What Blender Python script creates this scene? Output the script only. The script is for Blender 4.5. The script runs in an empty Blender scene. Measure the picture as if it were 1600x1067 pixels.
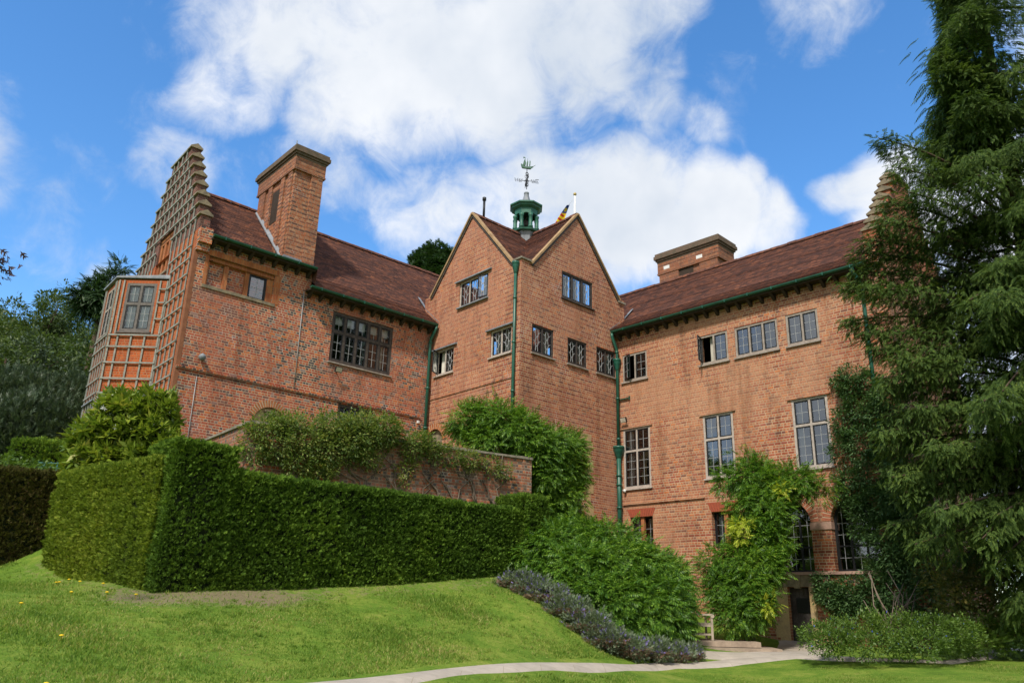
import bpy, math, random
import numpy as np
from mathutils import Vector, Matrix

random.seed(7); rng = np.random.default_rng(7)
C = bpy.context.scene.collection
R = math.radians
SC = bpy.context.scene

# ------------------------------------------------------------------ camera
PITCH, ROLL, FPX = R(18.8), R(1.49), 1255.0
_f = Vector((0, math.cos(PITCH), math.sin(PITCH))); _r = Vector((1, 0, 0)); _u = _r.cross(_f)
CR = math.cos(ROLL)*_r + math.sin(ROLL)*_u; CU = -math.sin(ROLL)*_r + math.cos(ROLL)*_u; CF = _f
cam = bpy.data.cameras.new('camera'); cam.sensor_width = 36; cam.lens = FPX/1600*36
cam.clip_start = 0.1; cam.clip_end = 3000
co = bpy.data.objects.new('camera', cam); C.objects.link(co)
M = Matrix(((CR.x, CU.x, -CF.x), (CR.y, CU.y, -CF.y), (CR.z, CU.z, -CF.z)))
co.matrix_world = M.to_4x4(); SC.camera = co

def ray(px, py):
    return CF + CR*((px-800)/FPX) - CU*((py-533.5)/FPX)
def at(px, py, d):
    r = ray(px, py); return r*(d/math.hypot(r.x, r.y))

# ------------------------------------------------------------------ light, sky
SUN_AZ, SUN_EL = -157.0, 50.0
SC.view_settings.view_transform = 'Standard'; SC.view_settings.look = 'None'
SC.view_settings.exposure = 1.02; SC.view_settings.gamma = 1
SKY = 0.113
w = bpy.data.worlds.new('World'); SC.world = w; w.use_nodes = True
def world():
    nt = w.node_tree; nt.nodes.clear(); N = nt.nodes.new; L = nt.links.new
    out = N('ShaderNodeOutputWorld'); bg = N('ShaderNodeBackground'); bg.inputs['Strength'].default_value = SKY
    sky = N('ShaderNodeTexSky'); sky.sky_type = 'NISHITA'; sky.sun_disc = False
    sky.sun_elevation = R(SUN_EL); sky.sun_rotation = R(SUN_AZ % 360)
    sky.air_density = 1.0; sky.dust_density = 0.3; sky.ozone_density = 3.0
    tc = N('ShaderNodeTexCoord')
    def vec(op, a, b=None):
        n = N('ShaderNodeVectorMath'); n.operation = op
        for i, x in enumerate((a, b)):
            if x is None: continue
            if isinstance(x, (tuple, Vector)): n.inputs[i].default_value = x
            else: L(x, n.inputs[i])
        return n
    def ma(op, a, b=0.0, c=0.0, clamp=False):
        n = N('ShaderNodeMath'); n.operation = op; n.use_clamp = clamp
        for i, x in enumerate((a, b, c)):
            if isinstance(x, (int, float)): n.inputs[i].default_value = x
            else: L(x, n.inputs[i])
        return n.outputs[0]
    D = tc.outputs['Generated']
    def noise(scale, det, rough, off=(0, 0, 0), dist=0.0):
        n = N('ShaderNodeTexNoise'); n.inputs['Scale'].default_value = scale; n.inputs['Detail'].default_value = det
        n.inputs['Roughness'].default_value = rough; n.inputs['Distortion'].default_value = dist
        a = vec('ADD', D, off); L(a.outputs[0], n.inputs['Vector']); return n
    wn = noise(5.0, 3, 0.55, (3, 1, 7))
    wv = vec('SUBTRACT', wn.outputs['Color'], (0.5, 0.5, 0.5)); ws = vec('MULTIPLY', wv.outputs[0], (0.16, 0.16, 0.16))
    DW = vec('NORMALIZE', vec('ADD', D, ws.outputs[0]).outputs[0]).outputs[0]
    blobs = [(430,30,130,.95),(590,70,170,1.05),(760,90,160,1.05),(880,60,140,1),(360,140,75,.62),(520,190,80,.62),(640,180,90,.7),(800,170,90,.75),(470,260,60,.38),(560,320,50,.3),
             (1000,130,80,.6),(1050,40,60,.5),(290,250,60,.4),(720,330,80,.62),(640,350,60,.42),(830,310,100,.85),(960,330,120,1.05),(1080,340,105,1.1),(1190,350,65,.9),
             (1000,240,70,.5),(1150,285,50,.7),(1090,180,45,.35),(1380,290,70,1),(1330,300,45,.75),(1450,340,110,1),(1560,330,140,.9),(1600,120,80,.5),(1560,600,260,.9),
             (180,425,50,.62),(90,365,75,.32),(230,340,50,.2),(1270,35,55,.42),(1560,20,60,.3),
             (-300,200,260,.9),(-500,500,300,.8),(2000,100,300,.9),(2300,500,300,.9),(900,-500,350,.9),(300,-900,400,.9),(1500,-800,300,.6)]
    tot = None
    for x, y, r, a in blobs:
        d = ray(x, y); k = 1/d.length; d = d.normalized()
        rr = r/FPX*max(k, .5)
        dt = vec('DOT_PRODUCT', DW, d).outputs['Value']
        mr = N('ShaderNodeMapRange'); mr.interpolation_type = 'SMOOTHSTEP'
        mr.inputs['From Min'].default_value = math.cos(rr*1.3); mr.inputs['From Max'].default_value = math.cos(rr*.2)
        mr.inputs['To Max'].default_value = a; L(dt, mr.inputs['Value'])
        tot = mr.outputs[0] if tot is None else ma('MAXIMUM', tot, mr.outputs[0])
    # unseen cloud cover behind and above, thickened to grey the window reflections
    back = vec('DOT_PRODUCT', D, (0, -1, 0)).outputs['Value']
    bk = N('ShaderNodeMapRange'); bk.inputs['From Min'].default_value = -0.2; bk.inputs['From Max'].default_value = .4; L(back, bk.inputs['Value'])
    tot = ma('MAXIMUM', tot, ma('MULTIPLY', bk.outputs[0], 1.15))
    n1 = noise(7.0, 9, 0.6, (1.3, 0.2, 4.1), .3).outputs['Fac']
    n2 = noise(19.0, 8, 0.65, (5.3, 2.2, 0.1), .6).outputs['Fac']
    dn = ma('ADD', ma('MULTIPLY', ma('SUBTRACT', n1, .5), 1.5), ma('MULTIPLY', ma('SUBTRACT', n2, .5), .95))
    dens = ma('ADD', tot, dn)
    mr = N('ShaderNodeMapRange'); mr.interpolation_type = 'SMOOTHSTEP'
    mr.inputs['From Min'].default_value = .05; mr.inputs['From Max'].default_value = 1.0; L(dens, mr.inputs['Value'])
    shade = N('ShaderNodeMapRange'); shade.inputs['From Min'].default_value = .3; shade.inputs['From Max'].default_value = .7
    n3 = noise(4.0, 5, .55, (9, 2, 3)).outputs['Fac']; L(n3, shade.inputs['Value'])
    cm = N('ShaderNodeMix'); cm.data_type = 'RGBA'; L(shade.outputs[0], cm.inputs['Factor'])
    cm.inputs['A'].default_value = (2.75, 3.1, 3.6, 1); cm.inputs['B'].default_value = (4.6, 4.65, 4.75, 1)
    hs = N('ShaderNodeHueSaturation'); hs.inputs['Saturation'].default_value = 1.24; hs.inputs['Value'].default_value = 1.12
    L(sky.outputs[0], hs.inputs['Color'])
    mx = N('ShaderNodeMix'); mx.data_type = 'RGBA'; L(mr.outputs[0], mx.inputs['Factor'])
    L(hs.outputs[0], mx.inputs['A']); L(cm.outputs['Result'], mx.inputs['B'])
    L(mx.outputs['Result'], bg.inputs['Color']); L(bg.outputs[0], out.inputs['Surface'])
world()
sl = bpy.data.lights.new('sun', 'SUN'); sl.energy = 2.3; sl.angle = R(5); sl.color = (1, .93, .82)
so = bpy.data.objects.new('sun', sl); C.objects.link(so)
sd = Vector((math.sin(R(SUN_AZ))*math.cos(R(SUN_EL)), math.cos(R(SUN_AZ))*math.cos(R(SUN_EL)), math.sin(R(SUN_EL))))
so.rotation_euler = sd.to_track_quat('Z', 'Y').to_euler(); so.location = sd*80

# ------------------------------------------------------------------ node helpers
class NT:
    def __init__(s, name):
        s.m = bpy.data.materials.new(name); s.m.use_nodes = True; s.t = s.m.node_tree; s.t.nodes.clear()
        s.out = s.t.nodes.new('ShaderNodeOutputMaterial')
    def n(s, k): return s.t.nodes.new(k)
    def l(s, a, b): s.t.links.new(a, b)
    def put(s, sock, x):
        if x is None: return
        if hasattr(x, 'is_linked') or isinstance(x, bpy.types.NodeSocket): s.l(x, sock)
        else:
            if isinstance(x, tuple) and len(x) == 3 and sock.type == 'RGBA': x = x + (1,)
            sock.default_value = x
    def math(s, op, a, b=0.0, c=0.0, clamp=False):
        n = s.n('ShaderNodeMath'); n.operation = op; n.use_clamp = clamp
        for i, x in enumerate((a, b, c)): s.put(n.inputs[i], x)
        return n.outputs[0]
    def mix(s, f, a, b, mode='MIX'):
        n = s.n('ShaderNodeMix'); n.data_type = 'RGBA'; n.blend_type = mode
        s.put(n.inputs['Factor'], f); s.put(n.inputs['A'], a); s.put(n.inputs['B'], b); return n.outputs['Result']
    def noise(s, scale, det=4, rough=.55, vec=None, dist=0.0, dim='3D'):
        n = s.n('ShaderNodeTexNoise'); n.noise_dimensions = dim; n.inputs['Scale'].default_value = scale
        n.inputs['Detail'].default_value = det; n.inputs['Roughness'].default_value = rough; n.inputs['Distortion'].default_value = dist
        if vec is not None: s.l(vec, n.inputs['Vector'])
        return n.outputs['Fac']
    def ramp(s, f, stops, mode='LINEAR'):
        n = s.n('ShaderNodeValToRGB'); cr = n.color_ramp; cr.interpolation = mode
        while len(cr.elements) < len(stops): cr.elements.new(.5)
        for e, (p, c) in zip(cr.elements, stops): e.position = p; e.color = tuple(c) + (1,)
        s.l(f, n.inputs[0]); return n.outputs[0]
    def smooth(s, x, a, b, lo=0.0, hi=1.0):
        n = s.n('ShaderNodeMapRange'); n.interpolation_type = 'SMOOTHSTEP'; s.put(n.inputs['Value'], x)
        n.inputs['From Min'].default_value = a; n.inputs['From Max'].default_value = b
        n.inputs['To Min'].default_value = lo; n.inputs['To Max'].default_value = hi; return n.outputs[0]
    def pos(s): return s.n('ShaderNodeNewGeometry').outputs['Position']
    def bump(s, h, strength, dist):
        n = s.n('ShaderNodeBump'); n.inputs['Strength'].default_value = strength; n.inputs['Distance'].default_value = dist
        s.l(h, n.inputs['Height']); return n.outputs[0]
    def surf(s, col, rough=.8, spec=.3, metal=0.0, normal=None, **kw):
        p = s.n('ShaderNodeBsdfPrincipled'); s.put(p.inputs['Base Color'], col); s.put(p.inputs['Roughness'], rough)
        s.put(p.inputs['Specular IOR Level'], spec); s.put(p.inputs['Metallic'], metal)
        if normal is not None: s.l(normal, p.inputs['Normal'])
        for k, v in kw.items(): s.put(p.inputs[k.replace('_', ' ')], v)
        s.l(p.outputs[0], s.out.inputs['Surface']); return p

def brick_mat(name, stretch, head, mortar, wash, h=.087, L=.228, mw=.0075, efflo=.0, dark=.0, same=False):
    s = NT(name); uv = s.n('ShaderNodeUVMap').outputs[0]
    nz = s.n('ShaderNodeTexNoise'); nz.inputs['Scale'].default_value = 2.2; nz.inputs['Detail'].default_value = 2; s.l(uv, nz.inputs['Vector'])
    off = s.n('ShaderNodeVectorMath'); off.operation = 'MULTIPLY_ADD'; s.l(nz.outputs['Color'], off.inputs[0])
    off.inputs[1].default_value = (.02, .02, 0); s.l(uv, off.inputs[2])
    sep = s.n('ShaderNodeSeparateXYZ'); s.l(off.outputs[0], sep.inputs[0]); u, v = sep.outputs[0], sep.outputs[1]
    vr = s.math('DIVIDE', v, h); row = s.math('FLOOR', vr); fv = s.math('SUBTRACT', vr, row)
    par = s.math('FLOORED_MODULO', row, 2.0)
    wn = s.n('ShaderNodeTexWhiteNoise'); wn.noise_dimensions = '1D'; s.l(row, wn.inputs['W'])
    Lr = s.math('MULTIPLY_ADD', par, -L/2, L)                      # stretcher and header courses in turn
    ur = s.math('ADD', s.math('DIVIDE', u, Lr), s.math('MULTIPLY', wn.outputs['Value'], .35))
    ur = s.math('ADD', ur, s.math('MULTIPLY', s.math('FLOORED_MODULO', s.math('FLOOR', s.math('DIVIDE', row, 2.0)), 2.0), .5))
    colm = s.math('FLOOR', ur); fu = s.math('SUBTRACT', ur, colm)
    cv = s.n('ShaderNodeCombineXYZ'); s.l(colm, cv.inputs[0]); s.l(row, cv.inputs[1])
    w2 = s.n('ShaderNodeTexWhiteNoise'); w2.noise_dimensions = '2D'; s.l(cv.outputs[0], w2.inputs['Vector']); rnd = w2.outputs['Value']
    P = s.pos(); patch = s.noise(.55, 4, .6, P)
    rb = s.math('ADD', rnd, s.math('MULTIPLY', s.math('SUBTRACT', patch, .5), .5 + dark), clamp=True)
    cs = s.ramp(rb, stretch, 'CONSTANT'); ch = s.ramp(rb, head, 'CONSTANT')
    brick = cs if same else s.mix(par, cs, ch)
    fine = s.noise(28, 3, .6, P); brick = s.mix(.35, brick, s.ramp(fine, [(.25, (.45,.42,.4)), (.75, (1.25,1.2,1.15))]), 'MULTIPLY')
    du = s.math('MULTIPLY', s.math('MINIMUM', fu, s.math('SUBTRACT', 1.0, fu)), Lr)
    dv = s.math('MULTIPLY', s.math('MINIMUM', fv, s.math('SUBTRACT', 1.0, fv)), h)
    dm = s.math('MINIMUM', du, dv); mm = s.smooth(dm, mw*.6, mw*1.5, 1.0, 0.0)
    mn = s.noise(1.3, 3, .6, P)
    mcol = s.mix(s.smooth(mn, .35, .65), tuple(c*.72 for c in mortar), mortar)
    if efflo:
        e = s.smooth(s.noise(.9, 5, .7, P, .4), .57, .68); mcol = s.mix(s.math('MULTIPLY', e, efflo), mcol, (.62,.58,.54))
        e2 = s.math('MULTIPLY', s.smooth(s.noise(1.7, 5, .7, P), .62, .72), efflo*.4); brick = s.mix(e2, brick, (.5,.42,.38))
    col = s.mix(mm, brick, mcol)
    big = s.noise(.35, 5, .6, P, .5)
    col = s.mix(s.smooth(big, .38, .68, 0, .6), col, wash)
    st = s.noise(.8, 4, .6, P); col = s.mix(s.smooth(st, .35, .75, 0, .45), col, (.74,.70,.67), 'MULTIPLY')
    sv = s.n('ShaderNodeMapping'); sv.inputs['Scale'].default_value = (2.6, .22, 1); s.l(uv, sv.inputs['Vector'])
    streak = s.noise(1.0, 5, .65, sv.outputs[0]); col = s.mix(s.smooth(streak, .48, .7, 0, .7), col, (.60,.56,.53), 'MULTIPLY')
    hgt = s.math('SUBTRACT', s.math('MULTIPLY', fine, .3), mm)
    s.surf(col, .88, .2, normal=s.bump(hgt, .7, .012)); return s.m

RED = [(0,(.22,.060,.038)),(.15,(.30,.080,.045)),(.35,(.38,.11,.055)),(.55,(.32,.09,.06)),(.72,(.43,.16,.08)),(.84,(.18,.07,.055)),(.93,(.50,.16,.06))]
REDH = [(0,(.42,.17,.09)),(.2,(.46,.17,.08)),(.42,(.40,.13,.065)),(.58,(.48,.23,.13)),(.75,(.34,.11,.06)),(.88,(.27,.12,.085))]
LWS = [(0,(0.073,0.066,0.074)),(.10,(0.168,0.080,0.067)),(.24,(0.381,0.091,0.050)),(.45,(0.470,0.114,0.056)),(.62,(0.347,0.097,0.067)),(.74,(0.582,0.171,0.056)),(.85,(0.269,0.205,0.196)),(.90,(0.448,0.125,0.073))]
LWH = [(0,(0.067,0.066,0.076)),(.14,(0.123,0.085,0.084)),(.30,(0.370,0.097,0.056)),(.52,(0.470,0.137,0.062)),(.68,(0.246,0.194,0.190)),(.75,(0.426,0.114,0.067)),(.90,(0.594,0.194,0.078))]
MAT = {}
MAT['brick_red'] = brick_mat('red_english_bond_brick', RED, REDH, (.57,.43,.29), (.46,.25,.15), mw=.0085)
MAT['brick_tower'] = brick_mat('tower_brick', RED, REDH, (.55,.41,.28), (.46,.22,.14), efflo=.6, mw=.0082)
MAT['brick_old'] = brick_mat('old_mixed_brick', LWS, LWH, (.58,.45,.31), (.38,.13,.08), efflo=1.0, dark=.2, mw=.0082)
MAT['brick_orange'] = brick_mat('orange_tile_brick', [(0,(.42,.085,.02)),(.4,(.50,.11,.027)),(.75,(.36,.075,.025))], [(0,(.45,.1,.025))], (.50,.30,.17), (.40,.10,.04), same=True, mw=.0075)
MAT['brick_orange2'] = brick_mat('orange_red_gable_brick', [(0,(.38,.11,.05)),(.4,(.44,.13,.06)),(.75,(.32,.09,.05))], [(0,(.4,.12,.05))], (.42,.27,.17), (.36,.12,.06), same=True)
MAT['brick_dark'] = brick_mat('weathered_gable_brick', [(0,(.12,.06,.05)),(.3,(.19,.085,.07)),(.6,(.24,.09,.07)),(.85,(.14,.08,.07))], [(0,(.15,.07,.06))], (.24,.16,.12), (.16,.09,.075), same=True)
MAT['brick_garden'] = brick_mat('garden_wall_brick', [(0,(.06,.055,.055)),(.16,(.22,.085,.055)),(.4,(.28,.105,.06)),(.6,(.19,.09,.065)),(.75,(.33,.15,.09)),(.9,(.17,.12,.10))], LWH, (.38,.30,.20), (.28,.18,.12), efflo=.6)
MAT['brick_soldier'] = brick_mat('rubbed_orange_brick', [(0,(.42,.13,.045)),(.35,(.36,.10,.04)),(.7,(.47,.17,.06))], [(0,(.42,.13,.045))], (.36,.22,.12), (.4,.16,.07), h=.23, L=.087, same=True, mw=.005)
MAT['brick_chimney'] = brick_mat('sooty_chimney_brick', [(0,(.14,.06,.045)),(.25,(.25,.085,.05)),(.5,(.34,.11,.05)),(.8,(.2,.085,.06))], REDH, (.36,.26,.17), (.22,.10,.06), efflo=.4)

def tile_mat():
    s = NT('clay_roof_tile'); uv = s.n('ShaderNodeUVMap').outputs[0]
    sep = s.n('ShaderNodeSeparateXYZ'); s.l(uv, sep.inputs[0])
    row = s.math('FLOOR', s.math('DIVIDE', sep.outputs[1], .11)); ur = s.math('ADD', s.math('DIVIDE', sep.outputs[0], .17), s.math('MULTIPLY', row, .5))
    c = s.math('FLOOR', ur); fu = s.math('SUBTRACT', ur, c)
    cv = s.n('ShaderNodeCombineXYZ'); s.l(c, cv.inputs[0]); s.l(row, cv.inputs[1])
    wn = s.n('ShaderNodeTexWhiteNoise'); wn.noise_dimensions = '2D'; s.l(cv.outputs[0], wn.inputs['Vector'])
    P = s.pos(); pt = s.noise(.7, 5, .65, P, .6)
    f = s.math('ADD', s.math('MULTIPLY', wn.outputs['Value'], .65), s.math('MULTIPLY', pt, .45), clamp=True)
    col = s.ramp(f, [(.1,(.062,.034,.030)),(.4,(.105,.048,.037)),(.6,(.135,.058,.042)),(.8,(.18,.073,.046)),(.97,(.30,.12,.065))])
    moss = s.smooth(s.noise(1.6, 6, .7, P), .62, .75, 0, .5); col = s.mix(moss, col, (.085,.06,.04))
    gap = s.smooth(s.math('MINIMUM', fu, s.math('SUBTRACT', 1.0, fu)), .0, .05, 1, 0)
    s.surf(col, .85, .25, normal=s.bump(s.math('SUBTRACT', s.math('MULTIPLY', wn.outputs['Value'], .5), gap), .6, .012)); return s.m
MAT['tile'] = tile_mat()

def plain(name, col, rough=.7, spec=.3, var=.25, scale=6, metal=0.0, col2=None, bump=.15):
    s = NT(name); P = s.pos(); n = s.noise(scale, 6, .65, P); c2 = col2 or tuple(c*(1-var) for c in col)
    c = s.mix(s.smooth(n, .35, .7), col, c2); c = s.mix(.5, c, s.ramp(s.noise(scale*7, 3, .6, P), [(.3,(.7,.7,.7)),(.7,(1.15,1.15,1.15))]), 'MULTIPLY')
    s.surf(c, rough, spec, metal, normal=s.bump(n, bump, .02)); return s.m
MAT['stone'] = plain('lichened_stone', (.27,.215,.14), .9, .2, col2=(.15,.125,.09), scale=5, bump=.5)
MAT['stone_gold'] = plain('golden_sandstone', (.50,.36,.18), .9, .2, col2=(.36,.27,.16), scale=3, bump=.4)
MAT['capstone'] = plain('dark_mossy_cap', (.16,.11,.08), .95, .15, col2=(.10,.085,.06), scale=5, bump=.6)
MAT['coping'] = plain('mossy_coping', (.28,.25,.20), .95, .15, col2=(.16,.14,.105), scale=5, bump=.6)
MAT['paving'] = plain('worn_paving', (.36,.28,.21), .9, .2, col2=(.25,.19,.145), scale=2, bump=.3)
MAT['green'] = plain('green_paint', (.016,.105,.07), .4, .5, var=.3, scale=3)
MAT['green_pale'] = plain('pale_green_paint', (.035,.15,.10), .5, .4, col2=(.022,.095,.065), scale=4)
MAT['verdigris'] = plain('verdigris', (.10,.19,.14), .7, .3, col2=(.05,.10,.075), scale=9)
MAT['lead'] = plain('grey_lead', (.24,.26,.29), .6, .4, col2=(.15,.165,.185), scale=4)
MAT['oak'] = plain('silvered_oak', (.36,.31,.27), .85, .2, col2=(.24,.20,.17), scale=9, bump=.4)
MAT['oak_grey'] = plain('dark_grey_oak', (.17,.15,.14), .85, .2, col2=(.11,.10,.095), scale=9, bump=.4)
MAT['oak_pale'] = plain('pale_oak', (.47,.41,.36), .85, .2, col2=(.33,.28,.25), scale=9, bump=.4)
MAT['oak_dark'] = plain('dark_stained_oak', (.045,.036,.032), .7, .3, col2=(.09,.075,.065), scale=8, bump=.4)
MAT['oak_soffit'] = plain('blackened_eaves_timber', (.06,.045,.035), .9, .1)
MAT['trellis'] = plain('weathered_trellis', (.30,.30,.27), .9, .15, col2=(.19,.20,.175), scale=8, bump=.3)
MAT['door'] = plain('bleached_door_planks', (.055,.046,.042), .9, .15, col2=(.12,.105,.095), scale=3, bump=.4)
MAT['black'] = plain('black_iron', (.012,.013,.015), .5, .4)
MAT['came'] = plain('lead_came', (.36,.37,.38), .5, .5)
MAT['white'] = plain('white_paint', (.75,.75,.73), .5, .4, var=.1)
MAT['curtain'] = plain('cream_curtain', (.72,.69,.62), .9, .1, var=.15, scale=3)
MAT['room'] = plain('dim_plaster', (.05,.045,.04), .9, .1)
MAT['trim'] = plain('ochre_verge', (.42,.28,.15), .9, .2, col2=(.28,.18,.10), scale=5)
MAT['pinkstone'] = plain('pinkish_ledge', (.42,.26,.21), .9, .2, col2=(.33,.22,.17))
MAT['bark'] = plain('brown_bark', (.10,.07,.05), .95, .1, col2=(.055,.04,.03), scale=6, bump=.8)
MAT['stem'] = plain('grey_vine_stem', (.22,.17,.13), .95, .1, col2=(.14,.11,.085), scale=6, bump=.6)
MAT['bench'] = plain('silver_teak', (.46,.39,.30), .85, .2, col2=(.34,.28,.22), scale=8)
MAT['mortar'] = plain('pale_mortar', (.55,.44,.32), .95, .1)
MAT['strip'] = plain('rubbed_brown_brick', (.27,.115,.06), .9, .15, col2=(.20,.08,.045), scale=3)
MAT['gold'] = plain('gilt', (.45,.33,.1), .4, .5)

def glass_mat(name, fac, tint=(.80,.83,.85)):
    s = NT(name); tr = s.n('ShaderNodeBsdfTransparent'); tr.inputs['Color'].default_value = tint + (1,)
    gl = s.n('ShaderNodeBsdfGlossy'); gl.inputs['Roughness'].default_value = .03; gl.inputs['Color'].default_value = (.9,.93,.95,1)
    n = s.noise(3.5, 2, .5, s.pos()); s.l(s.bump(n, .12, .02), gl.inputs['Normal'])
    fr = s.n('ShaderNodeFresnel'); fr.inputs['IOR'].default_value = 1.5
    f = s.math('ADD', fr.outputs[0], fac, clamp=True)
    mx = s.n('ShaderNodeMixShader'); s.l(f, mx.inputs[0]); s.l(tr.outputs[0], mx.inputs[1]); s.l(gl.outputs[0], mx.inputs[2])
    s.l(mx.outputs[0], s.out.inputs['Surface']); return s.m
MAT['glass'] = glass_mat('window_glass', .06); MAT['glass_bright'] = glass_mat('reflecting_window_glass', .17)

def leaf_mat(name, stops, rough=.5, spec=.35, trans=.25, clump=.9, tcol=1.6, cs=.35):
    s = NT(name); g = s.n('ShaderNodeNewGeometry'); oi = s.n('ShaderNodeObjectInfo')
    n = s.noise(clump, 4, .6, g.outputs['Position'])
    f = s.math('ADD', s.math('MULTIPLY', g.outputs['Random Per Island'], .62), s.math('MULTIPLY', s.math('SUBTRACT', n, .2), cs*1.8))
    f = s.math('ADD', f, s.math('MULTIPLY', s.math('SUBTRACT', oi.outputs['Random'], .5), .12), clamp=True)
    col = s.ramp(f, stops)
    p = s.n('ShaderNodeBsdfPrincipled'); s.l(col, p.inputs['Base Color']); p.inputs['Roughness'].default_value = rough; p.inputs['Specular IOR Level'].default_value = spec
    t = s.n('ShaderNodeBsdfTranslucent'); s.l(s.mix(1.0, col, (tcol, tcol, tcol*.6), 'MULTIPLY'), t.inputs['Color'])
    mx = s.n('ShaderNodeMixShader'); mx.inputs[0].default_value = trans
    s.l(p.outputs[0], mx.inputs[1]); s.l(t.outputs[0], mx.inputs[2]); s.l(mx.outputs[0], s.out.inputs['Surface']); return s.m
MAT['yew'] = leaf_mat('yew_needles', [(0,(.016,.034,.010)),(.35,(.038,.072,.016)),(.65,(.075,.125,.024)),(.9,(.14,.19,.035)),(1,(.2,.19,.05))], rough=.7, spec=.15, trans=.3)
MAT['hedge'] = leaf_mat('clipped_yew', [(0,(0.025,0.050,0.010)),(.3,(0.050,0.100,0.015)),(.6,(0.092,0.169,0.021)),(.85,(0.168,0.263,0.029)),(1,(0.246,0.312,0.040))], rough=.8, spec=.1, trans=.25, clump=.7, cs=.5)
MAT['hedge_sunlit'] = leaf_mat('sunlit_yellowish_yew', [(0,(.045,.075,.012)),(.3,(.085,.135,.017)),(.6,(.14,.20,.022)),(.85,(.22,.28,.03)),(1,(.28,.30,.045))], rough=.8, spec=.1, trans=.3, clump=.6, cs=.6)  # yellower yew, with the sun on the left hedge painted in as lighter colour
MAT['hedge_brown'] = leaf_mat('bronzed_yew', [(0,(.025,.017,.010)),(.4,(.05,.040,.016)),(.65,(.075,.085,.018)),(.85,(.11,.11,.025)),(1,(.13,.08,.045))], rough=.8, spec=.1, trans=.15, clump=.7, cs=.6)
MAT['wisteria'] = leaf_mat('wisteria_leaf', [(0,(0.022,0.060,0.009)),(.35,(0.055,0.138,0.015)),(.65,(0.116,0.228,0.021)),(.88,(0.209,0.336,0.032)),(1,(0.396,0.432,0.063))], trans=.32)
MAT['wist_lime'] = leaf_mat('lime_wisteria_leaf', [(0,(.03,.08,.012)),(.4,(.065,.155,.016)),(.68,(.12,.24,.02)),(.88,(.24,.35,.03)),(1,(.45,.45,.06))], trans=.32)
MAT['wist_gold'] = leaf_mat('yellow_wisteria_leaf', [(0,(.17,.27,.02)),(.5,(.38,.46,.035)),(1,(.62,.58,.09))], trans=.35)
MAT['rose'] = leaf_mat('rose_leaf', [(0,(.035,.065,.016)),(.35,(.085,.145,.03)),(.65,(.16,.22,.045)),(.9,(.28,.28,.075)),(1,(.36,.2,.08))], trans=.35)
MAT['ivy'] = leaf_mat('dark_climber_leaf', [(0,(.022,.05,.018)),(.4,(.05,.11,.036)),(.75,(.095,.175,.055)),(1,(.17,.25,.08))], rough=.5, spec=.35)
MAT['magnolia'] = leaf_mat('glossy_magnolia_leaf', [(0,(.045,.085,.012)),(.4,(.13,.20,.02)),(.75,(.26,.32,.04)),(1,(.36,.27,.07))], rough=.25, spec=.6, trans=.25)
MAT['lavender'] = leaf_mat('catmint_leaf', [(0,(.07,.10,.055)),(.5,(.15,.20,.115)),(.8,(.22,.25,.16)),(1,(.30,.25,.18))], trans=.25)
MAT['husk'] = leaf_mat('faded_brown_flower', [(0,(.15,.09,.06)),(.6,(.27,.18,.13)),(1,(.36,.25,.18))], trans=.2)
MAT['violet'] = leaf_mat('violet_flower', [(0,(.17,.13,.42)),(1,(.32,.26,.6))], trans=.2)
MAT['blue'] = leaf_mat('blue_flower', [(0,(.05,.09,.5)),(1,(.12,.17,.7))], trans=.2)
MAT['shrub'] = leaf_mat('small_shrub_leaf', [(0,(.035,.07,.015)),(.4,(.075,.14,.022)),(.75,(.13,.21,.03)),(1,(.21,.26,.05))], trans=.3)
MAT['bronze'] = leaf_mat('bronze_green_leaf', [(0,(.03,.06,.02)),(.4,(.09,.12,.03)),(.7,(.17,.17,.04)),(1,(.28,.2,.06))], trans=.3)
MAT['grass'] = leaf_mat('grass_blade', [(0,(0.061,0.112,0.017)),(.35,(0.104,0.195,0.024)),(.6,(0.165,0.266,0.036)),(.84,(0.268,0.307,0.066)),(1,(0.415,0.354,0.144))], rough=.6, spec=.2, trans=.35, clump=.9, cs=.5)
MAT['wood_a'] = leaf_mat('olive_tree_leaf', [(0,(.025,.045,.012)),(.4,(.05,.085,.02)),(.75,(.085,.125,.03)),(1,(.13,.15,.045))], trans=.25, clump=.4)
MAT['wood_b'] = leaf_mat('mid_green_tree_leaf', [(0,(.026,.046,.013)),(.4,(.055,.09,.02)),(.75,(.09,.135,.03)),(1,(.13,.17,.045))], trans=.25, clump=.4)
MAT['wood_c'] = leaf_mat('grey_green_tree_leaf', [(0,(.022,.04,.022)),(.4,(.045,.075,.04)),(.75,(.08,.115,.06)),(1,(.13,.16,.09))], trans=.2, clump=.4)
MAT['pine'] = leaf_mat('pine_needles', [(0,(.012,.03,.012)),(.5,(.03,.07,.02)),(1,(.07,.12,.03))], trans=.15)
MAT['purple'] = leaf_mat('purple_beech_leaf', [(0,(.03,.02,.025)),(.6,(.07,.04,.045)),(1,(.11,.06,.05))], trans=.25)

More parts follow.
